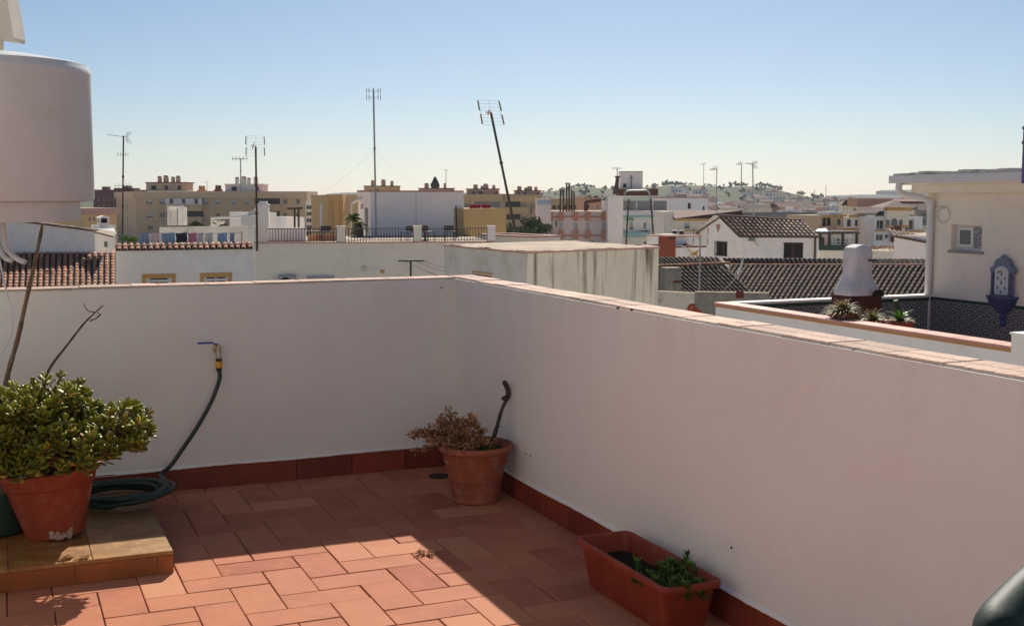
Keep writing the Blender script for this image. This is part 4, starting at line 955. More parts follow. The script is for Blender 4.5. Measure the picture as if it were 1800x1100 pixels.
# purple post at the frame edge on the roof of the neighbour
q = at(1799, 302, 15.5)
root = empty('roof_post', q, 'purple grey post with two collars on the neighbouring roof at the right edge', 'post')
m = MB(); m.tube([q - Vector((0, 0, .15)), Vector((q.x, q.y, at(1799, 223, 15.5).z))], .022, 10); m.build('post', M['purple'], root)
for yy in (225, 251): z = at(1799, yy, 15.5).z; m = MB(); m.tube([Vector((q.x, q.y, z - .02)), Vector((q.x, q.y, z + .02))], .036, 10); m.build('collar', M['purple'], root)

# ------------------------------------------------------------ flat stained building
YN = 31.0
Nn = at(925, 446, YN); zt = Nn.z; Aa = at_z(781, 433, zt); Rr = at_z(1158, 437, zt); Zs = zt
root = empty('stained_building', Vector((Nn.x, Nn.y + 3, ZG)), 'pale flat roofed building with dark rain streaks beyond the parapet corner', 'building')
fL = Fac(Aa, Nn); fR = Fac(Nn, Rr); Bk = Aa + Rr - Nn
M['stained'] = surf('stained_plaster', (.74, .69, .57), .9, .1, .5, .15, 10, dirt=(.42, .37, .28), dirt_amt=.4, streak=((.13, .10, .07), zt - ZG, 2.3, 1.0, 5.2))
M['stained_left'] = surf('plaster_left', (.74, .69, .60), .9, .1, .5, .15, 10, dirt=(.42, .36, .26), dirt_amt=.5)
w0 = fL.hit(833, 481); w1 = fL.hit(864, 489)
hole = (w0[0], w1[1] - .8, w1[0], w0[1])
m = MB(); facade(m, fL.P, fL.L, ZG, zt, [hole], .12); m.build('left_wall', M['stained_left'], root)
m = MB(); m.quad(fR.P(0, ZG), fR.P(fR.L, ZG), fR.P(fR.L, zt), fR.P(0, zt)); bk = Vector((Bk.x, Bk.y, 0))
m.quad(fR.P(fR.L, ZG), bk + Vector((0, 0, ZG)), bk + Vector((0, 0, zt)), fR.P(fR.L, zt)); m.quad(bk + Vector((0, 0, ZG)), fL.P(0, ZG), fL.P(0, zt), bk + Vector((0, 0, zt))); m.build('right_wall', M['stained'], root)
window(root, fL.P, hole, .1, 'w', 'frame_brown')
fbox(root, fL, 831, 478.5, 866, 481, .002, .03, 'ochre', 'window_band'); fbox(root, fL, 831, 481, 833.6, 492, .002, .03, 'ochre', 'window_band')
m = MB(); cen = (Aa + Rr) / 2; cen.z = 0
pl = [Vector((q.x, q.y, 0)) for q in (Aa, Nn, Rr, Bk)]; ex = [cen + (q - cen) * 1.012 for q in pl]
m.slab([q + Vector((0, 0, zt + .004)) for q in ex], (0, 0, .045)); m.build('roof_slab', M['edge'], root)
m = MB(); nx = 30; ny = 30; vs = []; rn = random.Random(6); e0, e1, e2, e3 = [cen + (q - cen) * .985 for q in pl]
for i in range(nx + 1):
    for j in range(ny + 1):
        q = (e0.lerp(e1, i / nx)).lerp(e3.lerp(e2, i / nx), j / ny); vs.append(q + Vector((0, 0, zt + .06 + rn.uniform(-.008, .008) + .012 * math.sin(i * .5) * math.cos(j * .4))))
m.add(vs, [(i * (ny + 1) + j, (i + 1) * (ny + 1) + j, (i + 1) * (ny + 1) + j + 1, i * (ny + 1) + j + 1) for i in range(nx) for j in range(ny)]); m.build('roof', M['roof_screed'], root, smooth=True)

# ------------------------------------------------------------ first row of houses behind the back wall
# far left: small roof in front, white wall with a sagging edge
root, fcw = mkb('white_house', 203, 437, 46.3, 446, 48, 5, 'white', 'white house with a row of eaves tiles and two ochre framed windows', 'house',
    holes=[(261, 487, 298, 520), (361, 485, 399, 520)], rv=.12)
for (x0, x1, y) in ((250, 309, 482), (352, 408, 480)):
    for (a, b, c, d) in ((x0, y, x1, y + 6), (x0, y + 6, x0 + 7, 520), (x1 - 7, y + 6, x1, 520)): fbox(root, fcw, a, b, c, d, .002, .05, 'ochre', 'window_surround')
    fbox(root, fcw, x0 + 10, y + 10, x1 - 10, y + 13, .0, .03, 'frame_white', 'shutter_box')
L = fcw.L; z = fcw.zt
tile_roof(root, fcw.P(0, z - .04, .16), fcw.P(L - .05, z - .04, .16), fcw.P(0, z + .17, -.35), fcw.P(L - .05, z + .17, -.35), .232, .3, 'claytile', seed=3, name='eaves_tiles', bedname='eaves_bed', th=.05)
# laundry on that roof
lc = []; Yl = 50.5
names = [('blue', 0), ('pale pink', 1), ('blue', 5), ('black', 2), ('pink', 3), ('white', 4), ('white', 6), ('light blue', 5), ('dark blue', 0)]
xs = [(243, 260), (261, 281), (283, 308), (309, 329), (331, 346), (347, 358), (360, 374), (382, 399), (404, 412)]
m = MB(); a = at(232, 408.5, Yl); b = at(425, 409, Yl); m.tube([a, a.lerp(b, .5) - Vector((0, 0, .06)), b], .006, 5)
for q in (a, b): m.tube([Vector((q.x, q.y, fcw.zt)), q + Vector((0, 0, .05))], .02, 6)
tag(m.build('clothesline', M['iron_grey']), 'washing line strung between two posts over the eaves tiles', 'clothesline')
desc = ['leftmost blue cloth', 'pale pink towel right of the leftmost blue cloth', 'wide mid blue cloth', 'black cloth', 'bright pink cloth', 'narrow pale grey cloth', 'off white cloth near the middle', 'light blue cloth right of the off white one', 'narrow dark blue trousers at the right end']
for i, ((x0, x1), (nm, ci)) in enumerate(zip(xs, names)):
    m = MB(); rn = random.Random(i); nx_, nz_ = 12, 8; vs = []; h = rn.uniform(.38, .5) if i != 8 else .6
    p0, p1 = at(x0, 409.5, Yl), at(x1, 409.5, Yl)
    for k in range(nx_ + 1):
        for j in range(nz_ + 1):
            q = p0.lerp(p1, k / nx_) - Vector((0, 0, h * j / nz_)); q.y += .03 * math.sin(k * 1.3 + i) * (j / nz_ + .2); q.x += .01 * math.sin(j + i); q.z -= .012 * math.sin(k * .5) ; vs.append(q)
    m.add(vs, [(k * (nz_ + 1) + j, (k + 1) * (nz_ + 1) + j, (k + 1) * (nz_ + 1) + j + 1, k * (nz_ + 1) + j + 1) for k in range(nx_) for j in range(nz_)])
    tag(m.build('laundry', M['cloth%d' % ci], smooth=True), desc[i] + ' hanging on the washing line', 'laundry', 'laundry on the line')
# low sunlit tiled roof at the far left with the wall behind it
a, b = at(-160, 366, 44.6), at(166, 407, 44.6); root = empty('sloping_wall', Vector(((a.x + b.x) / 2, 44.8, ZG)), 'white wall with a sloping brown tiled edge behind the clay roof at the far left', 'wall')
m = MB(); m.slab([Vector((a.x, a.y, ZG)), Vector((b.x, b.y, ZG)), b, a], (0, .4, 0)); m.build('wall', M['white'], root)
m = MB(); n = 26; rn = random.Random(3)
for k in range(n): p, q = a.lerp(b, k / n), a.lerp(b, (k + .97) / n); z_ = rn.uniform(0, .02); m.slab([p + Vector((0, -.1, .004 + z_)), q + Vector((0, -.1, .004 + z_)), q + Vector((0, -.1, .07 + z_)), p + Vector((0, -.1, .07 + z_))], (0, .6, 0))
m.build('tiled_edge', M['claytile_mid'], root)
m = MB(); m.slab([b + Vector((0, 0, -.05)), at(200, 418, 43.5), at(203, 410, 45), b + Vector((.1, .4, 0))], (0, 0, .06)); m.build('drooping_cover', M['roof_screed'], root)
root = empty('clay_roof_house', Vector((at(100, 500, 39).x, 39, ZG)), 'low house with a brown barrel tile roof half lit by sun at the far left', 'house')
e0, e1 = at(-150, 522, 39.8), at(203.5, 520, 39.8); r0, r1 = at(-140, 446, 44.45), at(203.5, 443, 44.45)
tile_roof(root, e0, e1, r0, r1, .2, .36, 'claytile', seed=5)
m = MB(); m.add([e0 - Vector((0, 0, .14)), e1 - Vector((0, 0, .14)), Vector((r1.x, r1.y, e1.z - .14)), Vector((r0.x, r0.y, e0.z - .14)), Vector((e0.x, e0.y, ZG)), Vector((e1.x, e1.y, ZG)), Vector((r1.x, r1.y, ZG)), Vector((r0.x, r0.y, ZG))], [(0, 1, 2, 3), (4, 7, 6, 5), (0, 4, 5, 1), (1, 5, 6, 2), (2, 6, 7, 3), (3, 7, 4, 0)]); m.build('wall', M['white'], root)
# small white flat bit between
root, f3 = mkb('white_shed', 165, 409, 46.6, 202, 47.0, 3, 'white', 'small white lean-to with a grey corrugated cover left of the eaves tiles', 'shed', holes=[(183, 424, 190, 434, 'w')])
m = MB(); m.slab([at(150, 407, 46), at(205, 414, 46), at(200, 403, 48), at(148, 404, 48)], (0, 0, .06)); m.build('corrugated_cover', M['galv'], root)
root, f3b = mkb('white_chimney_stack', 175, 392, 48.2, 192, 48.4, .4, 'white', 'square white chimney with a curved cap left of the leaning mast', 'chimney', zb=-2)
zt_ = f3b.zt
for sx in (0, f3b.L - .06):
    for dy in (0, -.34): m = MB(); m.box(sx, dy - .06, zt_, sx + .06, dy, zt_ + .2, f3b.T()); m.build('cap_post', M['white'], root)
m = MB(); m.slab([f3b.P(-.05 + (f3b.L + .1) * k / 8, zt_ + .2 + .09 * math.sin(math.pi * k / 8), .05) for k in range(9)], f3b.n * -.5); m.build('cap', M['white'], root)
m = MB(); m.box(.05, -.32, zt_ + .004, f3b.L - .05, -.08, zt_ + .18, f3b.T()); m.build('flue', M['dark'], root)
root, f3c = mkb('white_side_block', 192, 396, 48.6, 203, 48.8, 1.5, 'white_b', 'narrow grey white block right of the square white chimney', 'building', zb=-3)

# terrace house with railings
root, ft = mkb('railing_terrace_house', 446.5, 428.5, 48.0, 870, 49.5, 9, 'cream', 'cream white house with a railed roof terrace behind the back wall', 'house')
root_t = root; zt = ft.zt
m = MB(); m.box(0, -.22, .004, ft.L, .05, .05, lambda q: ft.P(q.x, zt + q.z, q.y)); m.build('terrace_coping', M['edge'], root)
m = MB(); m.box(.002, -8.99, -.0, ft.L - .002, -.23, .015, lambda q: ft.P(q.x, zt - .02 + q.z, q.y)); m.build('terrace_floor', M['roof_screed'], root)
for (x0, x1, y, mat, w) in ((446.5, 468, 400, 'cream', .42), (592, 607, 399, 'cream', .3), (727, 741, 399, 'cream', .3), (857, 871, 399, 'pinkwhite', .3)):
    a, z1 = ft.hit(x0, y); c, _ = ft.hit(x1, y); m = MB(); m.box(a + .001, -w, zt - .1, c, .003, z1, ft.T()); m.box(a - .02, -w - .02, z1, c + .02, .03, z1 + .05, ft.T()); m.build('pillar', M[mat], root)
a, z1 = ft.hit(452, 361); c, _ = ft.hit(472, 361); zc = ft.hit(460, 400)[1]
m = MB(); m.box(a, -.5, zc + .052, c, -.02, z1, ft.T()); ch_ = m.build('chimney', M['pinkwhite'], root)
m = MB(); m.box(a - .03, -.53, z1, c + .03, .01, z1 + .06, ft.T()); m.box(a + .06, -.4, z1 + .06, c - .06, -.1, z1 + .16, ft.T()); m.build('chimney_cap', M['white'], ch_)
for (x0, x1) in ((469, 591.5), (607.5, 726.5), (741.5, 856.5)):
    a = ft.hit(x0, 410)[0]; c = ft.hit(x1, 410)[0]; zr = ft.hit(650, 401)[1]; m = MB(); n = int((c - a) / .115)
    for k in range(n + 1):
        x = a + (c - a) * k / n; m.box(x - .011, -.10, zt + .05, x + .011, -.08, zr - .03, ft.T())
    m.box(a, -.115, zr - .03, c, -.065, zr, ft.T()); m.box(a, -.105, zt + .10, c, -.075, zt + .125, ft.T()); m.build('railing', M['rust' if x0 < 500 else 'iron'], root)
# pink screen wall inside the terrace and furniture
Yp = 50.2
m = MB(); q0, q1 = at(468, 402, Yp), at(537, 402, Yp); m.box(q0.x, Yp, zt, q1.x, Yp + .12, q0.z); m.build('pink_screen', M['pinkwhite'], root)
m = MB(); q0, q1 = at(541, 413, 51), at(592, 413, 51); m.box(q0.x, 51, zt, q1.x, 51.1, q0.z); m.build('low_wall', M['orange'], root)
def tchair(px, Y, label, sc=1, rz=0, mat='iron'):
    b = at(px, 400, Y); b.z = zt; root = empty('terrace_chair', b, label, 'chair')
    T = lambda q: b + Matrix.Rotation(rz, 3, 'Z') @ q
    m = MB(); m.box(-.22, -.22, .40, .22, .22, .44, T); m.build('seat', M[mat], root)
    m = MB(); m.box(-.22, .2, .46, .22, .23, .66, T); m.build('backrest', M[mat], root)
    for x in (-1, 1):
        for y in (-1, 1): m = MB(); m.tube([T(Vector((x * .2, y * .2, 0))), T(Vector((x * .2, y * .2, .66 if y > 0 else .4)))], .015, 6); m.build('leg', M[mat], root)
tchair(575, 50.0, 'dark metal chair on the roof terrace behind the left railing', rz=.4); tchair(552, 50.4, 'black chair at the left edge of the opening in the pink screen', rz=2)
tchair(716, 50.0, 'dark chair on the roof terrace left of the middle pillar', rz=-.5); tchair(752, 50.0, 'dark chair just right of the middle pillar on the roof terrace', rz=.8); tchair(790, 50.6, 'dark chair behind the right hand railing section', rz=.2)
q = at(747, 405, 50.8); m = MB(); 
root = empty('terracotta_jar', Vector((q.x, q.y, zt)), 'terracotta pot on a stand behind the railing right of the middle pillar', 'pot')
m.lathe([(.08, .42), (.16, .5), (.17, .6), (.12, .66), (.14, .68), (.11, .68), (.1, .6)], Vector((q.x, q.y, zt)), 16); m.build('pot', M['terracotta'], root, smooth='auto'); m = MB(); m.lathe([(.16, 0), (.05, .1), (.05, .38), (.14, .42)], Vector((q.x, q.y, zt)), 10, cap1=True); m.build('stand', M['iron'], root)
# things on the wall below
root = empty('air_conditioner', ft.P(*ft.hit(505, 500), .15), 'grey outdoor air conditioner unit low on the cream wall', 'air conditioner')
a, z1 = ft.hit(490, 483.5); c, z0 = ft.hit(521, 505); m = MB(); m.bbox(a, .03, z0, c, .33, z1, .02, ft.T()); m.build('casing', M['galv'], root)
m = MB(); cx, cz = (a + c) / 2 - .07, (z0 + z1) / 2; m.slab([ft.P(cx + .19 * math.cos(t * .524), cz + .19 * math.sin(t * .524), .332) for t in range(12)], ft.n * .01); m.build('fan_grille', M['dark'], root)
q = ft.hit(640, 471); root = empty('wall_lamp', ft.P(q[0], q[1] - .1, .06), 'small round wall lamp on the cream wall', 'lamp')
m = MB(); m.box(q[0] - .06, .002, q[1] - .1, q[0] + .06, .05, q[1] + .08, ft.T()); m.build('mount', M['brass'], root)
m = MB(); m.lathe([(.02, -.08), (.07, -.05), (.08, 0), (.05, .05)], ft.P(q[0], q[1], .12), 12, cap1=True); m.build('lamp_globe', M['frame_white'], root, smooth='auto')
q = ft.hit(672, 477); m = MB(); m.box(q[0] - .09, .002, q[1] - .07, q[0] + .09, .03, q[1] + .07, ft.T()); tag(m.build('vent_grille', M['ochre']), 'small square ochre vent on the cream wall right of the lamp', 'vent')
for k in range(3): pass
a, z1 = ft.hit(540, 486); c, z0 = ft.hit(588, 488.5); m = MB(); m.box(a, .002, z0, c, .25, z1, ft.T()); m.box(a + .02, .002, z0 - .6, c - .02, .03, z0, ft.T()); tag(m.build('awning_ledge', M['galv']), 'thin grey ledge above a doorway low on the cream wall', 'ledge')
root = empty('clothes_dryer_post', at(722, 500, 40), 'T shaped clothes line post with wires in front of the cream wall', 'post')
m = MB(); m.tube([at(722, 520, 40), at(722, 458, 40)], .035, 8); m.build('post', M['iron'], root)
m = MB(); m.tube([at(700, 458.5, 40), at(746, 458.5, 40)], .028, 6); m.build('crossbar', M['iron'], root)
m = MB()
for (x, xe, ye) in ((745, 784, 471), (730, 784, 478), (712, 784, 490)): m.tube([at(x, 459, 40), at((x + xe) / 2, (459 + ye) / 2 + 1.5, 39), at(xe, ye, 38)], .008, 4)
m.build('line_wire', M['iron_grey'], root)

# pink white box house with ochre annex
root = empty('pink_box_house', Vector((at(720, 400, 60).x, 60, ZG)), 'large plain pink white rooftop block behind the railing terrace', 'building')
A = at(629.5, 343, 62); N_ = at(651, 338, 57.5); B_ = at(815, 336.5, 58.5); N_.z = A.z = at(651, 337.5, 57.5).z; zt2 = N_.z
fA = Fac(A, N_); fB = Fac(N_, B_)
d0 = fA.hit(641, 365); d1 = fA.hit(648, 424)
m = MB(); facade(m, fA.P, fA.L, ZG, zt2, [(d0[0], d1[1], d1[0], d0[1])], .1); facade(m, fB.P, fB.L, ZG, zt2, [], .1)
m.quad(fB.P(fB.L, ZG), fB.P(fB.L, ZG, -5), fB.P(fB.L, zt2, -5), fB.P(fB.L, zt2)); m.quad(fA.P(0, ZG), fA.P(0, zt2), fB.P(fB.L, zt2, -5), fB.P(fB.L, ZG, -5)); m.add([fA.P(0, zt2), fB.P(0, zt2), fB.P(fB.L, zt2), fB.P(fB.L, zt2, -5)], [(0, 1, 2, 3)])
m.build('wall', M['pinkwhite'], root)
m = MB(); m.box(d0[0], -.09, d1[1], d1[0], -.05, d0[1], fA.T()); m.build('door', M['iron_grey'], root)
m = MB(); m.box(0, -.1, 0.002, fA.L, .06, .1, lambda q: fA.P(q.x, zt2 + q.z, q.y)); m.box(.07, -.1, 0.002, fB.L, .06, .07, lambda q: fB.P(q.x, zt2 + q.z, q.y)); m.build('coping', M['edge'], root)
m = MB(); s = fB.hit(731, 400)[0]; m.box(s, .001, ZG, s + .03, .01, zt2, fB.T()); m.build('wall_joint', M['cream_metal'], root)
q = fA.hit(638, 363); m = MB(); m.box(q[0] - .1, .002, q[1] - .12, q[0] + .1, .12, q[1] + .12, fA.T()); m.build('door_lamp', M['cream_metal'], root)
root, fo = mkb('ochre_annex', 815, 367, 57.8, 890, 59.5, 6, 'ochre_wall', 'plain ochre block right of the pink white block', 'building')
for (x0, x1, c, l) in ((833, 849, 'cloth3', 'red and black cloth bundle draped left on top of the ochre block'), (856, 866, 'terracotta', 'round red bundle right of the cloth on top of the ochre block')):
    a = fo.hit(x0, 367)[0]; b = fo.hit(x1, 367)[0]; m = MB(); n = 10; rn = random.Random(x0)
    for k in range(5): q = a + (b - a) * (k + .5) / 5; m.lathe([(.02, 0), (.1, .02), (.1, .12), (.05, .2)], fo.P(q, fo.zt + .01, -.3 + rn.uniform(-.06, .06)), 8, cap1=True)
    tag(m.build('cloth_bundle', M['redcloth'], smooth=True), l, 'bundle')
antenna((801.5, 362), (803.5, 425), 55, 'none', 'thin dark pole standing before the right part of the pink white block', r=.035, mat='iron', name='metal_pole')
# white canopy and palm to the left of the pink block
root = empty('white_pergola', at(618, 428, 60), 'slim white pergola frame against the left side of the pink white block', 'pergola')
m = MB()
m.tube([at(618, 428, 60), at(618, 357, 60)], .05, 6)
m.build('post', M['frame_white'], root)
m = MB(); m.slab([at(617, 358, 60), at(632, 350, 60), at(634, 351, 63), at(619, 359, 63)], (0, 0, .08)); m.build('canopy', M['frame_white'], root)
q = at(622, 428, 59); q.z = ft.zt; zz = at(622, 384, 59).z; palm(q, zz - q.z, .62, 'small bright green palm beside the pink white block', 3)
q = at(632, 410, 56); palm(Vector((q.x, q.y, ft.zt)), at(632, 395, 56).z - ft.zt, .5, 'low dark palm on the railing terrace left of the pink block', 9)

# old white wall with grime, frames, rooftop clutter
root, fg = mkb('grimy_parapet', 281, 399, 55, 333, 55.5, .35, 'grime', 'grimy white parapet section behind the left half of the laundry', 'wall', zb=-5)
m = MB(); m.box(-.02, -.37, 0.005, fg.L + .02, .02, .06, lambda q: fg.P(q.x, fg.zt + q.z, q.y)); m.build('dark_edge', M['rust'], root)
root, fg2 = mkb('cracked_parapet', 333.5, 398.5, 56, 437, 57, .35, 'stained_left', 'pale stained parapet behind the right half of the laundry', 'wall', zb=-5)
root = empty('roof_shaft', at(300, 400, 62), 'white metal frame around a grey shaft in front of the tan apartment block', 'frame')
m = MB(); z_ = at(300, 400, 62).z
for px in (296, 322): m.tube([at(px, 402, 62), at(px, 363, 62)], .06, 6)
m.tube([at(294, 363, 62), at(323, 363, 62)], .06, 6); m.build('frame', M['frame_white'], root)
m = MB(); a = at(297, 365, 62.2); b = at(313, 400, 62.2); m.box(a.x, 62.2, b.z, b.x, 64, a.z); m.build('shaft', M['stained_left'], root)
m = MB(); c = at(320, 377, 61.8); m.tube([c + Vector((.19 * math.cos(t * .4), 0, .33 * math.sin(t * .4))) for t in range(17)], .03, 6, cap=False); m.build('ring', M['frame_white'], root)
root = empty('white_patio_frame', at(400, 398, 60), 'white patio frame with a beam, left of the pink chimney', 'frame')
m = MB(); m.tube([at(372, 398, 60), at(372, 382, 60)], .05, 6); m.build('post', M['frame_white'], root); m = MB(); m.tube([at(436, 402, 60), at(436, 378, 60)], .05, 6); m.build('post', M['frame_white'], root)
m = MB(); m.tube([at(371, 383.5, 60), at(425, 381.5, 60), at(437, 379, 60)], .07, 6); m.build('beam', M['frame_white'], root)
m = MB(); m.slab([at(436, 374, 59), at(448, 366, 59), at(452, 378, 59), at(434, 380, 59)], (0, .5, .04)); m.build('glazed_canopy', M['blind'], root)
m = MB()
for k in range(14): rn = random.Random(k); q = at(376 + k * 1.3, 391 + rn.uniform(-4, 6), 59.5); m.lathe([(.05, -.05), (.08, 0), (.05, .06)], q, 6, cap1=True)
m.build('stacked_pots', M['cream'], root)
root, _f = mkb('patterned_screen', 424, 381, 58.5, 449, 58.7, .2, 'blind', 'leaning pale grey screens stacked left of the pink chimney', 'screen', zb=-1)
for (x0, y0, x1, Y, mt, lb) in ((473, 373, 486, 66, 'white_b', 'narrow white shed wall right of the pink chimney'), (505, 382, 535, 70, 'white_b', 'low white roof hut right of the dark posts')):
    mkb('roof_hut', x0, y0, Y, x1, Y + .5, 3, mt, lb, 'hut', zb=-4)
root = empty('dark_post_frame', at(522, 400, 66), 'pair of dark posts with a bar above the left railing', 'post')
for px in (518, 525): m = MB(); m.tube([at(px, 400, 66), at(px, 367.5, 66)], .06, 6); m.build('post', M['iron'], root)
m = MB(); m.tube([at(505, 367, 66), at(532, 366, 66)], .06, 6); m.build('crossbar', M['iron'], root)
for (x, r_, n, s) in ((375, 1.6, 700, 1), (352, 1.3, 500, 2), (410, 1.5, 600, 3)):
    b = at(x, 398, 95); tree('bushy_tree', (b.x, b.y, ZG), at(x, 378, 95).z - ZG, r_, ['dark bushy tree behind the left end of the white beam', 'dark tree in front of the tan balconies', 'dark tree under the white beam by the chimney'][s - 1], n, .16, seed=s)
b = at(228, 435, 49); tree('roof_bush', (b.x, b.y, fcw.zt - .1), at(228, 410, 49).z - fcw.zt + .1, .42, 'small green bush behind the left end of the eaves tiles', 900, .05, 'herb', seed=4, trunk=.03)
b = at(155, 395, 90); tree('roof_bush', (b.x, b.y, -2), at(155, 398, 90).z + 2, .8, 'green bush on the small roof right of the water tank', 500, .1, 'herb', seed=6, trunk=.03)

# dark trees left of the terracotta balcony block
for i, (x, ytop, r_) in enumerate(((903, 378, 2.5), (925, 388, 2.2), (938, 377, 1.8), (912, 396, 2.4))):
    b = at(x, 400, 118 + i * 2); tree('street_tree', (b.x, b.y, ZG), at(x, ytop, 118).z - ZG, r_, ['tall dark tree right of the ochre block', 'dark tree with a greener crown low before the tan block', 'narrow tree against the rose balcony building', 'low dark tree between the ochre block and its neighbours'][i], 2600, .15, seed=20 + i)
root, _f = mkb('low_roof', 926, 418, 52, 985, 53, 4, 'cream', 'low cream parapet just above the stained roof', 'building', coping='edge', ch=.08)
# ------------------------------------------------------------ dark tiled roofs on the right, cottage, walls
root = empty('dark_roof_house', Vector((at(1450, 500, 58).x, 60, ZG)), 'house with a big dark weathered clay tile roof behind the neighbouring terrace', 'house')
e0, e1 = at(1232, 545, 57), at(1640, 549, 52.6); r0, r1 = at(1283, 466, 62), at(1690, 467, 57)
tile_roof(root, e0, e1, r0, r1, .235, .42, 'claytile_old', lf=.014, kt=.87, seed=7, h=.6)
m = MB(); n = 26
for k in range(n):
    a = r0.lerp(r1, k / n); b = r0.lerp(r1, (k + 1.1) / n); m.tint = random.Random(k).random(); m.tube([a + Vector((0, 0, .0)), b + Vector((0, 0, .02))], [.075, .065], 7)
m.build('ridge_tiles', M['claytile'], root)
b0, b1 = at(1270, 454, 62.6), at(1690, 456, 57.6)
tile_roof(root, r0 + Vector((0, .15, .02)), r1 + Vector((0, .15, .02)), b0, b1, .235, .42, 'claytile_old', lf=.014, kt=.87, seed=8, name='upper_roof_tiles', bedname='upper_roof_bed', h=.6)
m = MB(); dn = Vector((0, 0, ZG)); pts = [e0, e1, r1, r0]; m.add([p - Vector((0, 0, .15)) for p in pts] + [Vector((p.x, p.y, ZG)) for p in pts], [(0, 1, 2, 3), (7, 6, 5, 4)] + [(i, 4 + i, 4 + (i + 1) % 4, (i + 1) % 4) for i in range(4)]); m.build('wall', M['white'], root)
root = empty('dark_roof_annex', Vector((at(1200, 500, 60).x, 60, ZG)), 'lower dark tiled roof between the stained building and the big dark roof', 'house')
e0, e1 = at(1190, 522, 55.2), at(1330, 524, 57); r0, r1 = at(1120, 469, 58), at(1275, 466, 60)
tile_roof(root, e0, e1, r0, r1, .235, .42, 'claytile_old', lf=.014, kt=.87, seed=9, h=.6)
e0b = at(1110, 522, 54.2)
tile_roof(root, e0b, e0, r0 - (e0 - e0b), r0, .235, .42, 'claytile_old', lf=.014, kt=.87, seed=10, h=.6, name='side_roof_tiles', bedname='side_roof_bed')
m = MB(); a, b = r0, r1 + Vector((.2, 0, .1)); n = 12
for k in range(n): m.tint = random.Random(k).random(); m.tube([a.lerp(b, k / n), a.lerp(b, (k + 1.1) / n) + Vector((0, 0, .02))], [.07, .06], 7)
m.build('ridge_tiles', M['claytile'], root)
b0, b1 = at(1090, 452, 59), at(1262, 452, 61)
tile_roof(root, r0 + Vector((0, .15, 0)), r1 + Vector((0, .15, 0)), b0, b1, .235, .42, 'claytile_old', lf=.014, kt=.87, seed=11, name='upper_roof_tiles', bedname='upper_roof_bed', h=.6)
m = MB(); pts = [e0, e1, r1, r0]; m.add([p - Vector((0, 0, .15)) for p in pts] + [Vector((p.x, p.y, ZG)) for p in pts], [(0, 1, 2, 3)] + [(i, 4 + i, 4 + (i + 1) % 4, (i + 1) % 4) for i in range(4)]); m.build('wall', M['grime'], root)
mkb('old_yard_wall', 1150, 511.5, 44, 1221, 43, .3, 'grime', 'old flaking white wall under the dark roof, left of the grey wall', 'wall')
root, fy = mkb('grey_yard_wall', 1221.5, 513, 43, 1352, 42.5, .3, 'dirtwall', 'mossy dark grey wall under the dark roof with a red patch', 'wall')
fbox(root, fy, 1294, 512, 1307, 524, .002, .012, 'redroof', 'red_patch')
root, fy = mkb('masonry_chimney', 1170, 471, 50, 1198, 50.2, .6, 'dirtwall', 'grimy square masonry chimney in front of the left dark roof', 'chimney', zb=-6)
fbox(root, fy, 1184, 493, 1198, 497, .002, .02, 'redroof', 'red_band')
# satellite dish seen edge on
Yd = 48
root = empty('satellite_dish', at(1272, 511, Yd), 'white satellite dish seen edge on over the dark roof', 'satellite dish')
c = at(1304, 469, Yd); e1_ = Vector((.31, .0, .95)).normalized(); ax = e1_.cross(Vector((.12, .98, -.05))).normalized(); e2_ = ax.cross(e1_)
m = MB(); vs = []; rg = 6
for i in range(rg + 1):
    r_ = .44 * i / rg
    for k in range(24): t = 2 * math.pi * k / 24; vs.append(c + e1_ * r_ * math.cos(t) + e2_ * r_ * .9 * math.sin(t) + ax * (r_ * r_ * .35))
m.add(vs, [(i * 24 + k, i * 24 + (k + 1) % 24, (i + 1) * 24 + (k + 1) % 24, (i + 1) * 24 + k) for i in range(rg) for k in range(24)]); m.build('dish', M['frame_white'], root, smooth=True)
m = MB(); m.tube([at(1272, 511, Yd), at(1294, 488, Yd), c], .02, 6); m.build('mast', M['galv'], root)
m = MB(); m.tube([at(1294, 487, Yd), at(1270, 470, Yd)], .014, 5); m.tube([at(1272, 472, Yd), at(1267, 469, Yd)], .045, 7); m.build('receiver_arm', M['galv'], root)
antenna((1231, 416), (1229, 512), 49, 'panel', 'crooked antenna with orange reflectors standing before the left dark roof', r=.035, sc=.8)
q = at(1215, 440, 49); root = empty('fallen_aerial', q, 'orange framed aerial hanging sideways off the mast by the stained building', 'aerial'); rn = random.Random(3)
m = MB()
for k in range(6): y = 430 + k * 3; m.tube([at(1196 + k * 1.5, y + 1, 49), at(1216 + k, y + 10, 49)], .014, 4)
m.build('element', M['frame_white'], root); m = MB(); m.tube([at(1208, 438, 49), at(1229, 452, 49)], .022, 6); m.tube([at(1214, 449, 49), at(1228, 440, 49)], .03, 6); m.slab([at(1216, 443, 49.1), at(1227, 441, 49.1), at(1226, 448, 49.1), at(1218, 450, 49.1)], (0, .02, 0)); m.build('boom', M['ochre'], root)

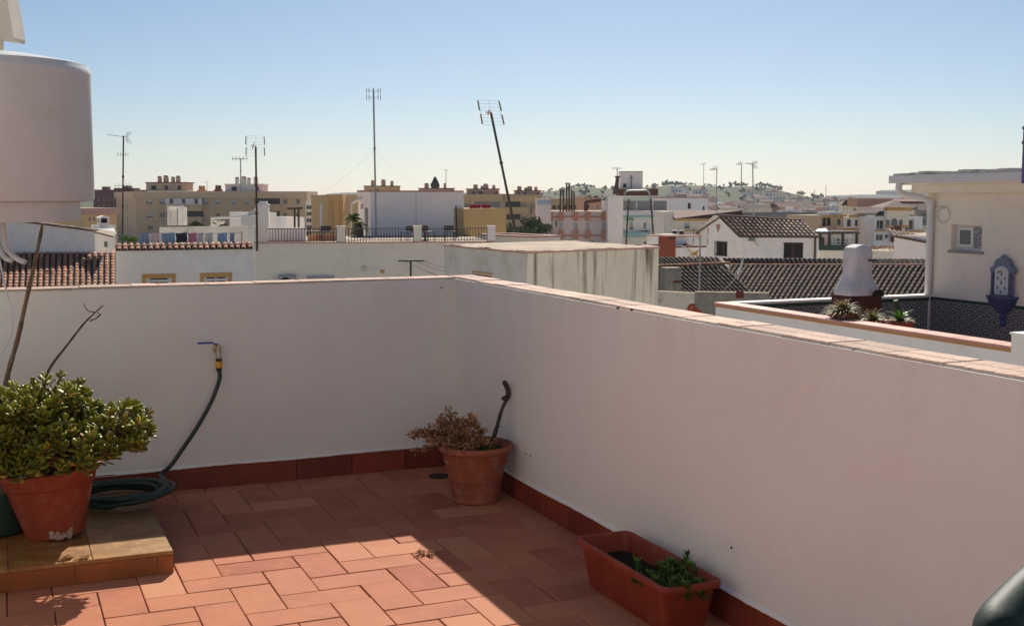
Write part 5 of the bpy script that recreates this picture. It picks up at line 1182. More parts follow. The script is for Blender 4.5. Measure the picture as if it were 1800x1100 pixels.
# cottage
YA = 84
A = at(1229, 437, 88); N_ = at(1301.5, 415, YA); B_ = at(1439, 416, 83); zt = at(1302, 414, YA).z; ztl = zt
fA = Fac(A, N_); fB = Fac(N_, B_)
root = empty('tiled_cottage', Vector((N_.x + 1, N_.y + 3, ZG)), 'white gabled cottage with a brown tiled roof above the dark roofs', 'house')
M['cottage_white'] = M['white']
h1 = fA.hit(1257, 423.5); h2 = fA.hit(1278, 451); ha = (h1[0], h2[1], h2[0], h1[1], 'd')
h1 = fB.hit(1378, 426); h2 = fB.hit(1411, 454); hb = (h1[0], h2[1], h2[0], h1[1], 'd')
apx = fA.hit(1267, 382); ap = fA.P(apx[0], apx[1]); zl = fA.hit(1231, 408)[1]
m = MB(); facade(m, fA.P, fA.L, ZG, zl, [ha], .3); m.add([fA.P(0, zl), fA.P(fA.L, zl), fA.P(fA.L, zt), ap], [(0, 1, 2, 3)]); facade(m, fB.P, fB.L, ZG, zt, [hb], .25)
D = -fB.n * 6; m.quad(fB.P(fB.L, ZG), fB.P(fB.L, ZG) + D, fB.P(fB.L, zt) + D, fB.P(fB.L, zt)); m.quad(fA.P(0, ZG), fA.P(0, zl), fB.P(fB.L, zl) + D, fB.P(fB.L, ZG) + D); m.build('wall', M['white'], root)
for f_, h in ((fA, ha), (fB, hb)):
    w = window(root, f_.P, h[:4], .22, 'w', 'frame_brown', 'dark')
    m = MB(); n = 5
    for k in range(n + 1): x = h[0] + (h[2] - h[0]) * k / n; m.box(x - .012, .04, h[1], x + .012, .06, h[3], f_.T())
    m.box(h[0] - .05, .035, h[1] + .1, h[2] + .05, .06, h[1] + .13, f_.T()); m.box(h[0] - .05, .035, h[3] - .13, h[2] + .05, .06, h[3] - .1, f_.T()); m.build('window_grille', M['iron'], w)
e0 = fB.P(-.1, zt - .02, .25); e1 = fB.P(fB.L + .05, zt - .02, .25); r0 = ap + Vector((-.15, -.1, .1)); r1 = at(1412, 388.5, 86.5)
tile_roof(root, e0, e1, r0, r1, .30, .42, 'claytile_mid', seed=12, th=.14, h=.6, lf=.035, kt=.75)
m = MB(); m.tube([r0, r1], .12, 7); 
for k in range(9): pass
m.build('ridge_tiles', M['claytile_mid'], root)
m = MB(); m.slab([ap + Vector((-.05, 0, .1)), fA.P(-.2, zl - .02, .2), fA.P(-.2, zl - .02, -3), ap + Vector((0, 3, .1))], (0, 0, -.14)); m.build('left_roof_slope', M['claytile_mid'], root)
q = fB.hit(1433, 420); m = MB(); m.tube([fB.P(q[0], zt - .1, .08), fB.P(q[0], ZG, .08)], .07, 8); m.build('drainpipe', M['rust'], root)
q = fB.hit(1322, 421); m = MB(); m.box(q[0] - .25, .02, q[1] - .1, q[0] + .2, .3, q[1] + .1, fB.T()); m.tube([fB.P(q[0], q[1], .1), fB.P(q[0] + .5, q[1] - .45, .4)], .02, 5); m.build('wall_light', M['iron_grey'], root)
m = MB(); q = fA.hit(1263, 401); m.slab([fA.P(q[0] + x, q[1] + z, .003) for x, z in ((-.25, .2), (0, -.3), (.25, .2), (0, .28))], fA.n * .06); m.build('gable_ornament', M['edge'], root)
# orange chimney, low roofs in front of turquoise
root, fc_ = mkb('brick_chimney', 1168, 415, 70, 1188, 70.3, .7, 'terracotta', 'orange chimney with a pale flat cap and two dark vents right of the stained building', 'chimney', zb=-6)
m = MB(); m.box(-.12, -.82, fc_.zt + .004, fc_.L + .12, .12, fc_.zt + .1, fc_.T()); m.build('cap', M['cream'], root)
for x in (1179, 1184.5): fbox(root, fc_, x - 1.5, 417, x + 1.5, 421, .002, .01, 'dark', 'vent_slot')
mkb('rooftop_shed', 1158, 436, 71, 1240, 72, 3, 'white_b', 'low white roof hut right of the orange chimney', 'hut', coping='redroof', ch=.1, holes=[(1203, 427, 1206, 434, 'd')])
mkb('white_lean_to', 1190, 417, 74, 1232, 75, 3, 'white_b', 'bluish white wall behind the crooked antenna', 'building', coping='edge', ch=.08, holes=[(1204, 427, 1208, 433, 'd')])

# ------------------------------------------------------------ apartment blocks
def apt(px0, y0, Y0, px1, Y1, depth, mat, label, rows, band=16, blinds=1, seed=1, lh=()):
    hs = []
    for (ya, yb, xs) in rows:
        for (xa, xb, k) in xs: hs.append((xa, ya, xb, yb, k))
    root, f = mkb('apartment_block', px0, y0, Y0, px1, Y1, depth, mat, label, 'apartment block', holes=hs, rv=.25, roofm='edge', lholes=lh)
    return root, f
rows = [(350, 359, [(257, 268, 'b'), (280, 290, 'b'), (358, 367, 'b'), (378, 388, 'b'), (407, 416, 'b'), (428, 437, 'b'), (497, 505, 'w'), (520, 527, 'w')]),
        (374, 383, [(257, 269, 'b'), (280, 290, 'w'), (378, 387, 'w'), (407, 416, 'b'), (497, 504, 'w'), (520, 527, 'w')]),
        (396, 404, [(259, 269, 'w'), (281, 290, 'w'), (378, 387, 'w'), (497, 504, 'w')]), (419, 427, [(259, 269, 'w'), (281, 290, 'w')])]
root, fa = apt(238, 336.5, 262, 540, 262, 14, 'apartment', 'long tan apartment block with a pale parapet band on the left', rows)
z = fa.zt
def band(px0, px1, y0, y1, mat, nm='cornice_band', o=.25, f=None, r=None): return fbox(r or root, f or fa, px0, y0, px1, y1, .01, o, mat, nm)
band(238, 540, 336.5, 348, 'apartment_b', o=.6)
for (x0, x1) in ((293, 358), (448, 492)):
    for (ya, yb, kind) in ((349, 359, 0), (371, 381, 1), (393, 403, 1)):
        fbox(root, fa, x0, ya, x1, yb, -.0, .04, 'dark' if kind or x0 > 400 else 'glass_mid', 'balcony_recess')
        b = fbox(root, fa, x0, yb, x1, yb + 12, .0, 1.2, 'apartment', 'balcony')
    if x0 < 400:
        n = 9
        for k in range(n):
            a, z1 = fa.hit(x0 + (x1 - x0) * k / n, 349); c, z0 = fa.hit(x0 + (x1 - x0) * (k + 1) / n, 359); m = MB(); w_ = .1
            for (p, q, r_, s_) in ((a + .02, z0, a + w_, z1), (c - w_, z0, c - .02, z1), (a + w_, z0, c - w_, z0 + w_), (a + w_, z1 - w_, c - w_, z1)): m.box(p, 1.05, q, r_, 1.15, s_, fa.T())
            if k % 3 != 1: m.box(a + w_, 1.08, z0 + w_, c - w_, 1.10, z1 - w_, fa.T())
            m.build('balcony_window', M['frame_white'], root)
q0 = at(203, 345, 228)                      # left wing coming towards us
mk = Fac(at(203.5, 341, 330), fa.P(0, 0)); L = mk.L
m = MB(); facade(m, mk.P, L, ZG, z, [(L * k, z - 4.6 - 2.9 * j, L * k + 2.2, z - 3.0 - 2.9 * j) for k in (.35, .6) for j in range(3)], .3); m.quad(mk.P(0, ZG), mk.P(0, ZG, -14), mk.P(0, z, -14), mk.P(0, z)); m.add([mk.P(0, z), mk.P(0, z, -14), mk.P(L, z, -14), mk.P(L, z)], [(3, 2, 1, 0)]); m.build('side_wing', M['apartment'], root)
for k in (.35, .6):
    for j in range(3): window(root, mk.P, (L * k, z - 4.6 - 2.9 * j, L * k + 2.2, z - 3.0 - 2.9 * j), .28, 'w', 'frame_brown')
m = MB(); m.box(0, .01, z - 1.4, L, .5, z + .02, mk.T()); m.build('wing_band', M['apartment_b'], root)
def penthouse(px0, px1, y0, y1, Y, label, stacks, mat='apartment_b', wins=(), roofcol='redroof', group=None, cyl=False):
    P0 = at(px0, y0, Y); P1 = at(px1, y0, Y); zb_ = at(px0, y1, Y).z; cx = (P0.x + P1.x) / 2; hw = (P1.x - P0.x) / 2
    root = empty('roof_house', Vector((cx, Y, zb_)), label, 'rooftop house', group); m = MB(); n = 20; ring = []
    for k in range(n):                       # half-round front
        t = math.pi * k / (n - 1); ring.append((cx - hw * math.cos(t), Y - 2.2 * math.sin(t)))
    ring += [(cx + hw, Y + 5), (cx - hw, Y + 5)]
    m.prism(ring, zb_, P0.z); m.build('wall', M[mat], root)
    m = MB(); m.prism([(cx + (x - cx) * 1.05, Y + (y - Y) * 1.12) for x, y in ring], P0.z + .01, P0.z + .2); m.build('roof', M[roofcol], root)
    for (sx, sy, sr) in stacks:
        b = at(sx, y0, Y - 1); tp_ = at(sx, sy - 1.5, Y - 1).z; stack(root, Vector((b.x, Y - 1, P0.z + .201)), sr * .8, (tp_ - P0.z - .2) * 1.25, mat)
    for (a, b) in wins:
        q0 = at(a, (y0 + y1) / 2, Y); q1 = at(b, (y0 + y1) / 2, Y); t = (q0.x - cx + (q1.x - q0.x) / 2) / hw; yy = Y - 2.2 * math.sqrt(max(0, 1 - t * t))
        m = MB(); m.box(q0.x, yy - .12, zb_ + .3, q1.x, yy + .4, zb_ + 1.2); m.build('window', M['dark'], root)
penthouse(257, 329, 322, 336, 266, 'dark edged round rooftop house with four chimneys above the left of the tan block', [(281, 313, .6), (292, 312, .75), (304.5, 314, .55), (313.5, 312.5, .65)], 'apartment_b', [(271, 280), (295, 300), (316, 321)])
penthouse(396, 463, 325, 338, 266, 'cream round fronted rooftop house with four chimneys above the right of the tan block', [(417, 315, .6), (429, 314, .75), (438, 316, .55), (450, 315, .65)], 'cream', [(411, 420), (454, 457)], 'cream')
penthouse(640, 700, 328, 342, 300, 'ochre rooftop house with three chimneys above the left of the pink white block', [(655, 320, .5), (674, 319, .7), (689, 321, .5)], 'ochre_wall', [(662, 668)])
penthouse(736, 797, 332, 344, 300, 'brown rooftop house with two chimneys beside the conifer', [(750, 325, .7), (782, 325, .4)], 'apartment_rose')
penthouse(820, 877, 333, 345, 296, 'rose rooftop house with three large chimneys over the second tan block', [(836, 327, .7), (847, 329, .4), (854, 326, .8), (868, 328, .5)], 'apartment_rose', [(831, 835), (842, 848), (870, 874)])
penthouse(904, 951, 336, 347, 296, 'rose rooftop house with four chimneys behind the leaning mast', [(913, 330, .7), (924, 332, .45), (931, 330, .8), (942, 331, .5)], 'apartment_rose', [(910, 914), (920, 925), (943, 947)])
root, f_ = mkb('brick_block', 163.5, 333.5, 330, 236, 330, 12, 'darkred', 'dark red brick block behind the tan apartments at the far left', 'building', holes=[(172 + 9 * k, 348 + 12 * j, 176 + 9 * k, 353 + 12 * j, 'w') for k in range(6) for j in range(3)], rv=.2)
fbox(root, f_, 177, 328, 186, 334, -4, -1, 'darkred', 'lift_house'); fbox(root, f_, 198, 330.5, 234, 334, -6, -1, 'darkred', 'lift_house'); fbox(root, f_, 213, 326, 222, 331, -5, -2, 'darkred', 'lift_house')
root, f_ = mkb('pale_roofed_block', 145, 366, 200, 205, 205, 10, 'ochre_wall', 'small ochre block with a wide grey roof edge below the dark red brick', 'building', holes=[(156 + 8 * k, 381, 160 + 8 * k, 389, 'w') for k in range(4)])
fbox(root, f_, 140, 366, 205, 377, .01, 1.2, 'edge', 'roof_edge')
for (x0, x1, y0, mt, l) in ((346, 360, 334, 'ochre', 'small ochre rooftop box with two knobs between the two rooftop houses'), (376, 388, 333, 'redroof', 'small red brick chimney block between the two rooftop houses')):
    root, f_ = mkb('chimney_block', x0, y0, 280, x1, 280, 2, mt, l, 'chimney', zb=-2)
    for k in (.3, .7): stack(root, f_.P(f_.L * k, f_.zt + .01, -1), .4, 1.0, mt)
mkb('roof_terrace_wall', 360, 336, 282, 377, 282, 1, 'redroof', 'low red wall between the ochre box and the red chimney block', 'wall', zb=-2)
# blocks around the gap at 540-630
root, f_ = mkb('balcony_block', 537, 355, 240, 556, 240, 12, 'white', 'white block with grey balconies right of the long tan block', 'apartment block', holes=[(538, 361 + 11.5 * j, 547.5, 368 + 11.5 * j, 'w') for j in range(5)] + [(549, 363 + 11.5 * j, 552, 368 + 11.5 * j, 'd') for j in range(5)], rv=.4, coping='frame_white', ch=.3)
mkb('red_gabled_block', 550, 352, 290, 576, 290, 10, 'white', 'white block with dark red roof edge in the gap left of the ochre tower', 'building', coping='redroof', ch=1.0, holes=[(555 + 7 * j, 359, 558 + 7 * j, 370, 'w') for j in range(3)])
mkb('white_block', 562, 357.5, 235, 576, 235, 10, 'white_b', 'plain bright white block left of the ochre tower', 'building')
root, f_ = mkb('ochre_tower', 575.5, 342, 225, 603, 225, 12, 'ochre', 'ochre apartment tower with small dark windows left of the pink block', 'apartment block', holes=[(591, 356 + 9.3 * j * 2, 594, 360 + 9.3 * j * 2, 'd') for j in range(4)], rv=.2)
fbox(root, f_, 575, 342, 603, 352, .01, .8, 'ochre', 'parapet_band'); fbox(root, f_, 588, 352, 597, 440, .01, .9, 'ochre', 'stair_column')
root, f_ = mkb('ochre_block', 604, 343, 229, 640, 232, 12, 'ochre_wall', 'ochre apartment block just right of the ochre tower with shaded corner', 'apartment block', holes=[(607, 372 + 17 * j, 609, 376 + 17 * j, 'd') for j in range(4)], rv=.2)
fbox(root, f_, 601.5, 344, 604.5, 420, .01, .4, 'iron', 'drain_column')
# second tan block
rows = [(357, 366, [(817, 826, 'w'), (835, 847, 'w'), (858, 866, 'b'), (869, 877, 'b'), (917, 924, 'w'), (932, 938, 'w')]), (380, 388, [(858, 866, 'w'), (917, 924, 'w'), (932, 938, 'b')]), (402, 410, [(858, 866, 'w'), (917, 924, 'w')])]
root, fb = apt(806, 341.5, 292, 948, 292, 14, 'apartment', 'tan apartment block with balconies above the ochre annex and trees', rows)
fbox(root, fb, 806, 341.5, 884, 354, .01, .6, 'ochre_wall', 'cornice_band'); fbox(root, fb, 888, 344, 945, 354, .01, 1.4, 'ochre_wall', 'cornice_band')
for (ya, yb) in ((354.5, 364), (377, 386), (399, 408)):
    fbox(root, fb, 888, ya, 915, yb, .0, .05, 'dark', 'balcony_recess'); fbox(root, fb, 888, yb, 932, yb + 11, .0, 1.4, 'ochre_wall', 'balcony')
    fbox(root, fb, 935, yb + 2, 948, yb + 12, .0, 2.4, 'orange', 'corner_balcony'); fbox(root, fb, 814, yb, 832, yb + 9, 0, 1.3, 'orange', 'corner_balcony')
    fbox(root, fb, 834, yb - 9, 879, yb, 0.0, .04, 'glass_mid', 'balcony_glazing')
mkb('tan_wing', 948, 349, 300, 1016, 300, 12, 'ochre_wall', 'tan apartment wing behind the six roof pipes', 'apartment block', holes=[(971 + 9 * k, 361, 977 + 9 * k, 368, 'd') for k in range(5)], rv=.3)
mkb('mauve_block', 1014, 346, 320, 1068, 320, 12, 'apartment_rose', 'dull mauve block with a blue door behind the rose balcony building roof', 'building', holes=[(1048, 361, 1052, 371, 'w'), (1030, 360, 1036, 366, 'd')])
# rose balcony building
hs = [(976.5, 388, 979, 399, 'd'), (1010, 393, 1015.5, 404, 'w'), (1039, 389, 1045, 391, 'w'), (1000, 421, 1006, 428, 'w'), (1038, 422, 1045, 428, 'w')]
root, fr = mkb('rose_balcony_block', 965, 371.5, 176, 1068, 176, 12, 'rosewall', 'pale rose apartment block with orange balcony piers in the middle distance', 'apartment block', holes=hs, rv=.2)
for (ya, yb) in ((372, 388), (405, 420)):
    for (x0, x1) in ((965, 972), (982, 990), (1007.5, 1016), (1029, 1037), (1057, 1065)):
        fbox(root, fr, x0, ya, x1, yb, .01, .5, 'orange', 'balcony_pier')
    fbox(root, fr, 965, ya + 8, 1065, ya + 10, .01, .3, 'orange', 'balcony_rail')
for x0 in (965.5, 983, 1008, 1030, 1058): fbox(root, fr, x0, 391, x0 + 6, 404, .01, .06, 'blind', 'rolled_blind')
mkb('rose_pier', 943.5, 349.5, 174, 968.5, 174, 10, 'rosewall', 'plain pale rose stair tower with a faded blue panel at its top', 'building')
fbox(bpy.data.objects['rose_pier'], Fac(at(943.5, 349.5, 174), at(968.5, 349.5, 174)), 945, 352, 968, 360, .01, .08, 'bluepanel', 'faded_panel')
mkb('white_tower_block', 1068.5, 346, 172, 1095.5, 172, 12, 'pinkwhite', 'tall plain white block left of the turquoise house', 'building')
for i, (x, yt) in enumerate(((985, 331), (990.5, 331), (996, 321), (1000.5, 321.5), (1005, 333), (1009, 336))):
    b = at(x, 372, 170); root = empty('roof_pipe', b, 'dark slim vertical pipe in a row of six on the rose block roof', 'pipe', 'roof pipes on the rose block')
    m = MB(); t = at(x, yt + 3, 170); m.tube([b, b.lerp(t, .5), t], [.13, .12, .12], 8); m.build('pipe', M['rust'], root); m = MB(); m.tube([t, at(x, yt, 170)], .17, 8); m.build('cowl', M['galv'], root)
root = empty('bent_flue', at(1031, 370, 174), 'dark red bent flue pipe with plants on the rose block roof', 'flue')
m = MB(); m.tube([at(1030, 371, 174), at(1030, 357, 174), at(1032, 354, 174), at(1056, 351, 174)], .3, 8); m.build('flue', M['redroof'], root)
for k, x in enumerate((1034, 1043, 1049, 1062)):
    b = at(x, 352, 176); spb = empty('roof_plant', b, ['small pale roof plant above the left end of the bent flue', 'roof plant above the middle of the bent flue', 'dark roof plant above the right end of the bent flue', 'roof plant left of the white tower block'][k], 'plant'); m = MB(); crown(m, b + Vector((0, 0, .3)), .5, .5, 160, .1, random.Random(k)); m.build('foliage', M['herb' if k % 2 else 'fern'], spb)
# turquoise house
hs = [(1131, 391, 1136, 402, 'w'), (1106, 389, 1113, 405, 'b'), (1155, 389, 1166, 403, 'b'), (1132, 425, 1136, 431, 'd'), (1147, 425, 1150, 431, 'd')]
root, fq = mkb('turquoise_house', 1095.5, 371, 180, 1175, 180, 10, 'white_b', 'white house with turquoise bands and green blinds right of the white tower block', 'house', holes=hs, rv=.2)
fbox(root, fq, 1088, 379, 1176, 382, .01, 1.3, 'turq', 'cornice'); fbox(root, fq, 1092, 408, 1170, 416, .01, 1.6, 'turq', 'balcony'); fbox(root, fq, 1095, 372, 1175, 379, .01, .9, 'white_b', 'parapet_front')
fbox(root, fq, 1100, 383, 1114, 388, .01, .12, 'greenblind', 'blind'); fbox(root, fq, 1155, 383, 1167, 388, .01, .12, 'greenblind', 'blind')
m = MB(); rn = random.Random(3)
for k in range(26):
    x = rn.choice([1094, 1122, 1127, 1133, 1152, 1158, 1164, 1174]) + rn.uniform(-3, 3); a, z = fq.hit(x, 406); crown(m, fq.P(a, z, 1.5), .3, .25, 18, .07, rn)
m.build('balcony_plants', M['tree_leaf'], root)
for (x0, x1) in ((1096, 1118), (1121, 1145), (1149, 1173)): fbox(root, fq, x0, 353, x1, 370, -.6, -.5, 'greystone', 'lattice_screen')
fbox(root, fq, 1118.5, 350, 1120.5, 371, -.6, -.4, 'frame_white', 'screen_post'); fbox(root, fq, 1145.5, 348, 1148, 371, -.6, -.4, 'frame_white', 'screen_post')
root = empty('metal_arch_frame', at(1125, 432, 100), 'tall dark metal frame with rounded top standing before the turquoise house', 'frame')
m = MB(); Yf = 100; m.tube(spline([at(1100.5, 432, Yf), at(1103, 385, Yf), at(1105, 350, Yf)], 3), .07, 8); m.build('post', M['rust'], root); m = MB(); m.tube([at(1150, 434, Yf), at(1147, 395, Yf), at(1144, 350, Yf)], .08, 8); m.build('post', M['rust'], root)
m = MB(); m.tube(spline([at(1098, 342, Yf), at(1102, 336, Yf), at(1120, 335, Yf), at(1139, 336, Yf), at(1143, 350, Yf)], 4), .08, 8); m.build('top_bar', M['galv'], root)
root, f_ = mkb('roof_shelter', 1087, 332, 190, 1157, 190, 4, 'redroof', 'dark red roof shelter below the white roof tower', 'shelter', zb=at(1090, 344, 190).z)
root, f_ = mkb('roof_tower', 1091.5, 302.5, 192, 1130, 192, 4, 'pinkwhite', 'square white roof tower standing highest in the middle distance', 'tower', holes=[(1095.5, 323, 1101, 330, 'd')], coping='iron_grey', ch=.12, zb=at(1091, 331.9, 192).z)
fbox(root, f_, 1109, 308, 1110.5, 330, .01, .12, 'iron_grey', 'wall_bracket'); fbox(root, f_, 1106, 312, 1113, 313, .01, .14, 'iron_grey', 'wall_bracket')
root = empty('leaning_chimney', at(1085, 342, 188), 'slim dark chimney flaring at the top left of the white roof tower', 'chimney')
m = MB(); m.tube([at(1082.5, 342, 188), at(1084, 325, 188), at(1085.5, 312, 188)], [.55, .3, .25], 8); m.build('stack', M['rust'], root); m = MB(); m.tube([at(1085.5, 312.5, 188), at(1085.5, 309.5, 188)], .42, 8); m.build('chimney_cap', M['iron'], root)
# white and cream houses right of it
root, f_ = mkb('white_flat_house', 1175.5, 348.5, 230, 1244, 232, 10, 'white_b', 'bluish white flat house with two dark windows behind the cream house', 'house', holes=[(1209, 357, 1215, 367, 'd'), (1235, 362, 1239.5, 370, 'w')], rv=.4, coping='edge', ch=.25)
root, f_ = mkb('cream_red_house', 1187, 386.5, 150, 1305, 152, 9, 'cream', 'cream house with a broad dark red roof slope left of the tiled cottage', 'house', holes=[(1203, 391, 1213, 402, 'b'), (1236, 391, 1245, 402, 'b')], rv=.2)
m = MB(); a = f_.P(-.3, f_.zt, .3); b = f_.P(f_.L, f_.zt, .3); m.slab([a, b, at(1305, 372, 153), at(1176, 371.5, 153)], (0, .2, .15)); m.build('red_roof', M['redroof'], root)
fbox(root, f_, 1187, 384.5, 1305, 387.5, .01, .35, 'ochre', 'eaves_band'); fbox(root, f_, 1190, 404.5, 1280, 406, .01, .2, 'ochre', 'string_course')
fbox(root, f_, 1170, 372, 1187, 440, -4, -.5, 'cream', 'side_wall')
for x in (1186, 1198):
    q = at(x, 415, 140); m = MB(); z0 = at(x, 414, 140).z; z1 = at(x, 405, 140).z; rt = empty('roof_fan_unit', Vector((q.x, 140, z0)), ['left', 'right'][x > 1190] + ' of two dark grey fan units before the cream house', 'fan unit')
    m.box(q.x - .33, 140, z0, q.x + .33, 140.5, z1); m.build('casing', M['galv'], rt); m = MB(); m.slab([Vector((q.x + .24 * math.cos(t * .524), 139.99, (z0 + z1) / 2 + .24 * math.sin(t * .524))) for t in range(12)], (0, -.03, 0)); m.build('fan', M['dark'], rt)
# brown flats below the hill
root, f_ = mkb('brown_flats', 1275, 377, 420, 1428, 430, 14, 'apartment_rose', 'long brownish row of flats between the cottage roof and the hill', 'apartment block', holes=[(1288 + 7.4 * k, 383 + 9 * j, 1292 + 7.4 * k, 388 + 9 * j, 'b' if (k * 7 + j) % 3 else 'd') for k in range(18) for j in range(2)], rv=.4, coping='iron_grey', ch=.6)
# arcaded houses on the right
root, f_ = mkb('arcaded_white_house', 1483, 382, 150, 1549, 151, 10, 'white_b', 'white house with ochre bands and arched windows left of the stair tower house', 'house', holes=[(1503, 386, 1511, 398, 'w'), (1518, 410, 1524, 422, 'w')], rv=.2)
for x0 in (1489, 1519.5): archwin(root, f_, x0, 385.5, x0 + 6, 398, 'glass', 'arched_window')
for (x0, x1, y0, y1) in ((1480, 1549, 401, 405), (1492, 1520, 378, 382), (1529, 1535, 405, 430)): fbox(root, f_, x0, y0, x1, y1, .02, .2, 'ochre', 'ochre_band')
root, f_ = mkb('ochre_arcade_house', 1443, 379, 147, 1483, 148, 8, 'apartment_b', 'ochre and white house with a pillared porch at the end of the hill town', 'house')
archwin(root, f_, 1472, 385, 1477, 396, 'glass', 'arched_window'); fbox(root, f_, 1443, 378, 1485, 381, .02, .4, 'ochre', 'eaves_band')
for x0 in (1446, 1454): fbox(root, f_, x0, 383, x0 + 5, 397, .01, .06, 'dark', 'porch_opening')
fbox(root, f_, 1440, 397, 1462, 404, .01, 1, 'edge', 'balcony')
fbox(root, f_, 1460, 372, 1483, 379, -3, -.2, 'white_b', 'upper_storey')
root, f_ = mkb('stair_tower_house', 1537, 381, 146, 1622, 147, 10, 'white_b', 'white house with an ochre central tower, red stair and big arched window', 'house', holes=[(1541, 387, 1554, 403, 'm'), (1592, 386, 1606, 404, 'm'), (1540, 412, 1553, 423, 'm'), (1556, 412, 1562, 419, 'w')], rv=.25, gm='glass')
fbox(root, f_, 1554, 370, 1592, 396, .01, .8, 'cream', 'tower_front'); fbox(root, f_, 1554, 364.5, 1596, 370, .01, 1.2, 'ochre', 'tower_cornice')
m = MB(); t0, t1 = at(1553, 364.5, 144), at(1597, 364.5, 144); apx_ = at(1574, 351, 147); m.add([t0, t1, t1 + Vector((0, 6, 0)), t0 + Vector((0, 6, 0)), Vector((apx_.x, 147, apx_.z))], [(0, 1, 4), (1, 2, 4), (2, 3, 4), (3, 0, 4), (3, 2, 1, 0)]); m.build('pyramid_roof', M['claytile_mid'], root)
ff_ = Fac(f_.P(0, 0, .82), f_.P(f_.L, 0, .82))
for (a, b, c, d) in ((1558, 386, 1563.5, 396), (1567, 384, 1577, 397), (1580.5, 386, 1586.5, 396)): archwin(root, ff_, a, b, c, d, 'glass_mid', 'arched_window')
fbox(root, f_, 1555, 396, 1592, 400, .01, .9, 'ochre', 'sill_band'); fbox(root, f_, 1566, 397, 1577, 425, .01, 1.0, 'redroof', 'red_stair'); fbox(root, f_, 1537, 404, 1555, 407, .02, .3, 'ochre', 'ochre_band'); fbox(root, f_, 1592, 405, 1622, 408, .02, .3, 'ochre', 'ochre_band')
for (x0, x1) in ((1538, 1554), (1592, 1608)):
    m = MB(); m.slab([at(x0, 380, 146.3), at(x1, 380, 146.3), at(x1, 373.5, 148), at(x0 + 8, 373.5, 148)], (0, .1, .15)); m.build('side_roof', M['claytile_mid'], root)
fbox(root, f_, 1546, 349, 1610, 364, -9, -6, 'apartment_rose', 'rear_block')
m = MB(); m.slab([at(1545, 350, 155), at(1625, 350, 155), at(1625, 354, 153.5), at(1545, 354, 153.5)], (0, 0, -.3)); m.build('rear_roof', M['redroof'], root)
# pavilion tower
b = at(1486, 372, 190); root = empty('pavilion_tower', b, 'small pavilion with a steep red brown roof above the arcaded house', 'tower'); m = MB(); z0, z1, z2 = b.z, at(1486, 361, 190).z, at(1486, 350.5, 190).z
for x in (-.85, -.3, .3, .85): m.box(b.x + x - .1, 189, z0 - 3, b.x + x + .1, 189.2, z1)
m.box(b.x - .9, 189.3, z0 - 3, b.x + .9, 190.5, z1); m.build('column', M['cream'], root)
m = MB(); m.add([Vector((b.x - 1.15, 188.6, z1)), Vector((b.x + 1.15, 188.6, z1)), Vector((b.x + 1.15, 191, z1)), Vector((b.x - 1.15, 191, z1)), Vector((b.x, 189.8, z2))], [(0, 1, 4), (1, 2, 4), (2, 3, 4), (3, 0, 4), (3, 2, 1, 0)]); m.build('roof', M['redroof'], root)
# roof terrace with dark pergola
root, f_ = mkb('pergola_terrace', 1440, 440, 100, 1650, 98, 6, 'cream', 'cream wall and roof terrace behind the barbecue chimney', 'building')
root = empty('dark_pergola', at(1475, 440, 100), 'dark timber pergola on the roof terrace right of the cottage', 'pergola')
z0 = at(1460, 430, 100).z; z1 = at(1460, 411, 100).z
for px in (1441, 1457, 1480.5, 1505): q = at(px, 430, 101); m = MB(); m.box(q.x - .1, 100.8, f_.zt, q.x + .1, 101, z1); m.build('post', M['iron'], root)
m = MB(); q0, q1 = at(1438, 411, 100), at(1512, 411, 100); m.box(q0.x, 100, z1, q1.x, 102, z1 + .12)
for k in range(9): x = q0.x + (q1.x - q0.x) * k / 9; m.box(x, 99.6, z1 + .122, x + .12, 102.4, z1 + .22)
m.build('beam', M['iron'], root)
m = MB(); q0, q1 = at(1440, 432, 99.5), at(1493, 432, 99.5); m.box(q0.x, 99.5, at(1440, 440, 99.5).z, q1.x, 99.6, at(1440, 431, 99.5).z); m.build('green_screen', M['green_border'], root)
m = MB(); q0, q1 = at(1441, 417, 102.5), at(1449, 417, 102.5); m.box(q0.x, 102.5, f_.zt, q1.x, 102.7, q0.z); m.build('red_panel', M['redroof'], root)
m = MB(); q0, q1 = at(1449, 414, 103), at(1499, 414, 103); m.box(q0.x, 103, f_.zt, q1.x, 103.2, q0.z); m.build('white_screen', M['white_b'], root)
m = MB(); m.slab([at(1434, 408, 98.5), at(1456, 408, 98.5), at(1452, 403, 99.5), at(1438, 404, 99.5)], (0, .05, .08)); tag(m.build('white_awning', M['frame_white']), 'small white awning over the left end of the dark pergola', 'awning')
for x, l in ((1474, 'dark leafy roof plant under the pergola'), (1487, 'pale round roof plant right of the pergola post')):
    b = at(x, 430, 101.5); rt = empty('roof_plant', b, l, 'plant'); m = MB(); crown(m, at(x, 424, 101.5), .22, .25, 160, .05, random.Random(x)); m.build('foliage', M['herb' if x > 1480 else 'tree_leaf'], rt)
rt = empty('flower_row', at(1550, 438, 99), 'row of red and green planting along the cream terrace wall', 'plants'); rt['kind'] = 'stuff'; m = MB(); rn = random.Random(4)
for x in range(1530, 1572, 2): crown(m, at(x, 435.5, 99), .16, .2, 40, .05, rn)
m.build('foliage', M['dry'], rt)
root, f_ = mkb('white_gable_house', 1572, 414, 76, 1640, 75, 6, 'pinkwhite', 'pinkish white house with a pale tiled eave left of the white downpipe', 'house', holes=[(1586, 455, 1597, 460, 'd'), (1608, 457, 1616, 463, 'd')])
a, b = f_.P(0, f_.zt + .0, .2), f_.P(f_.L, f_.zt - .42, .2); tile_roof(root, a, b, a + Vector((.5, 3, .35)), b + Vector((.5, 3, .35)), .28, .5, 'claytile_mid', seed=15)
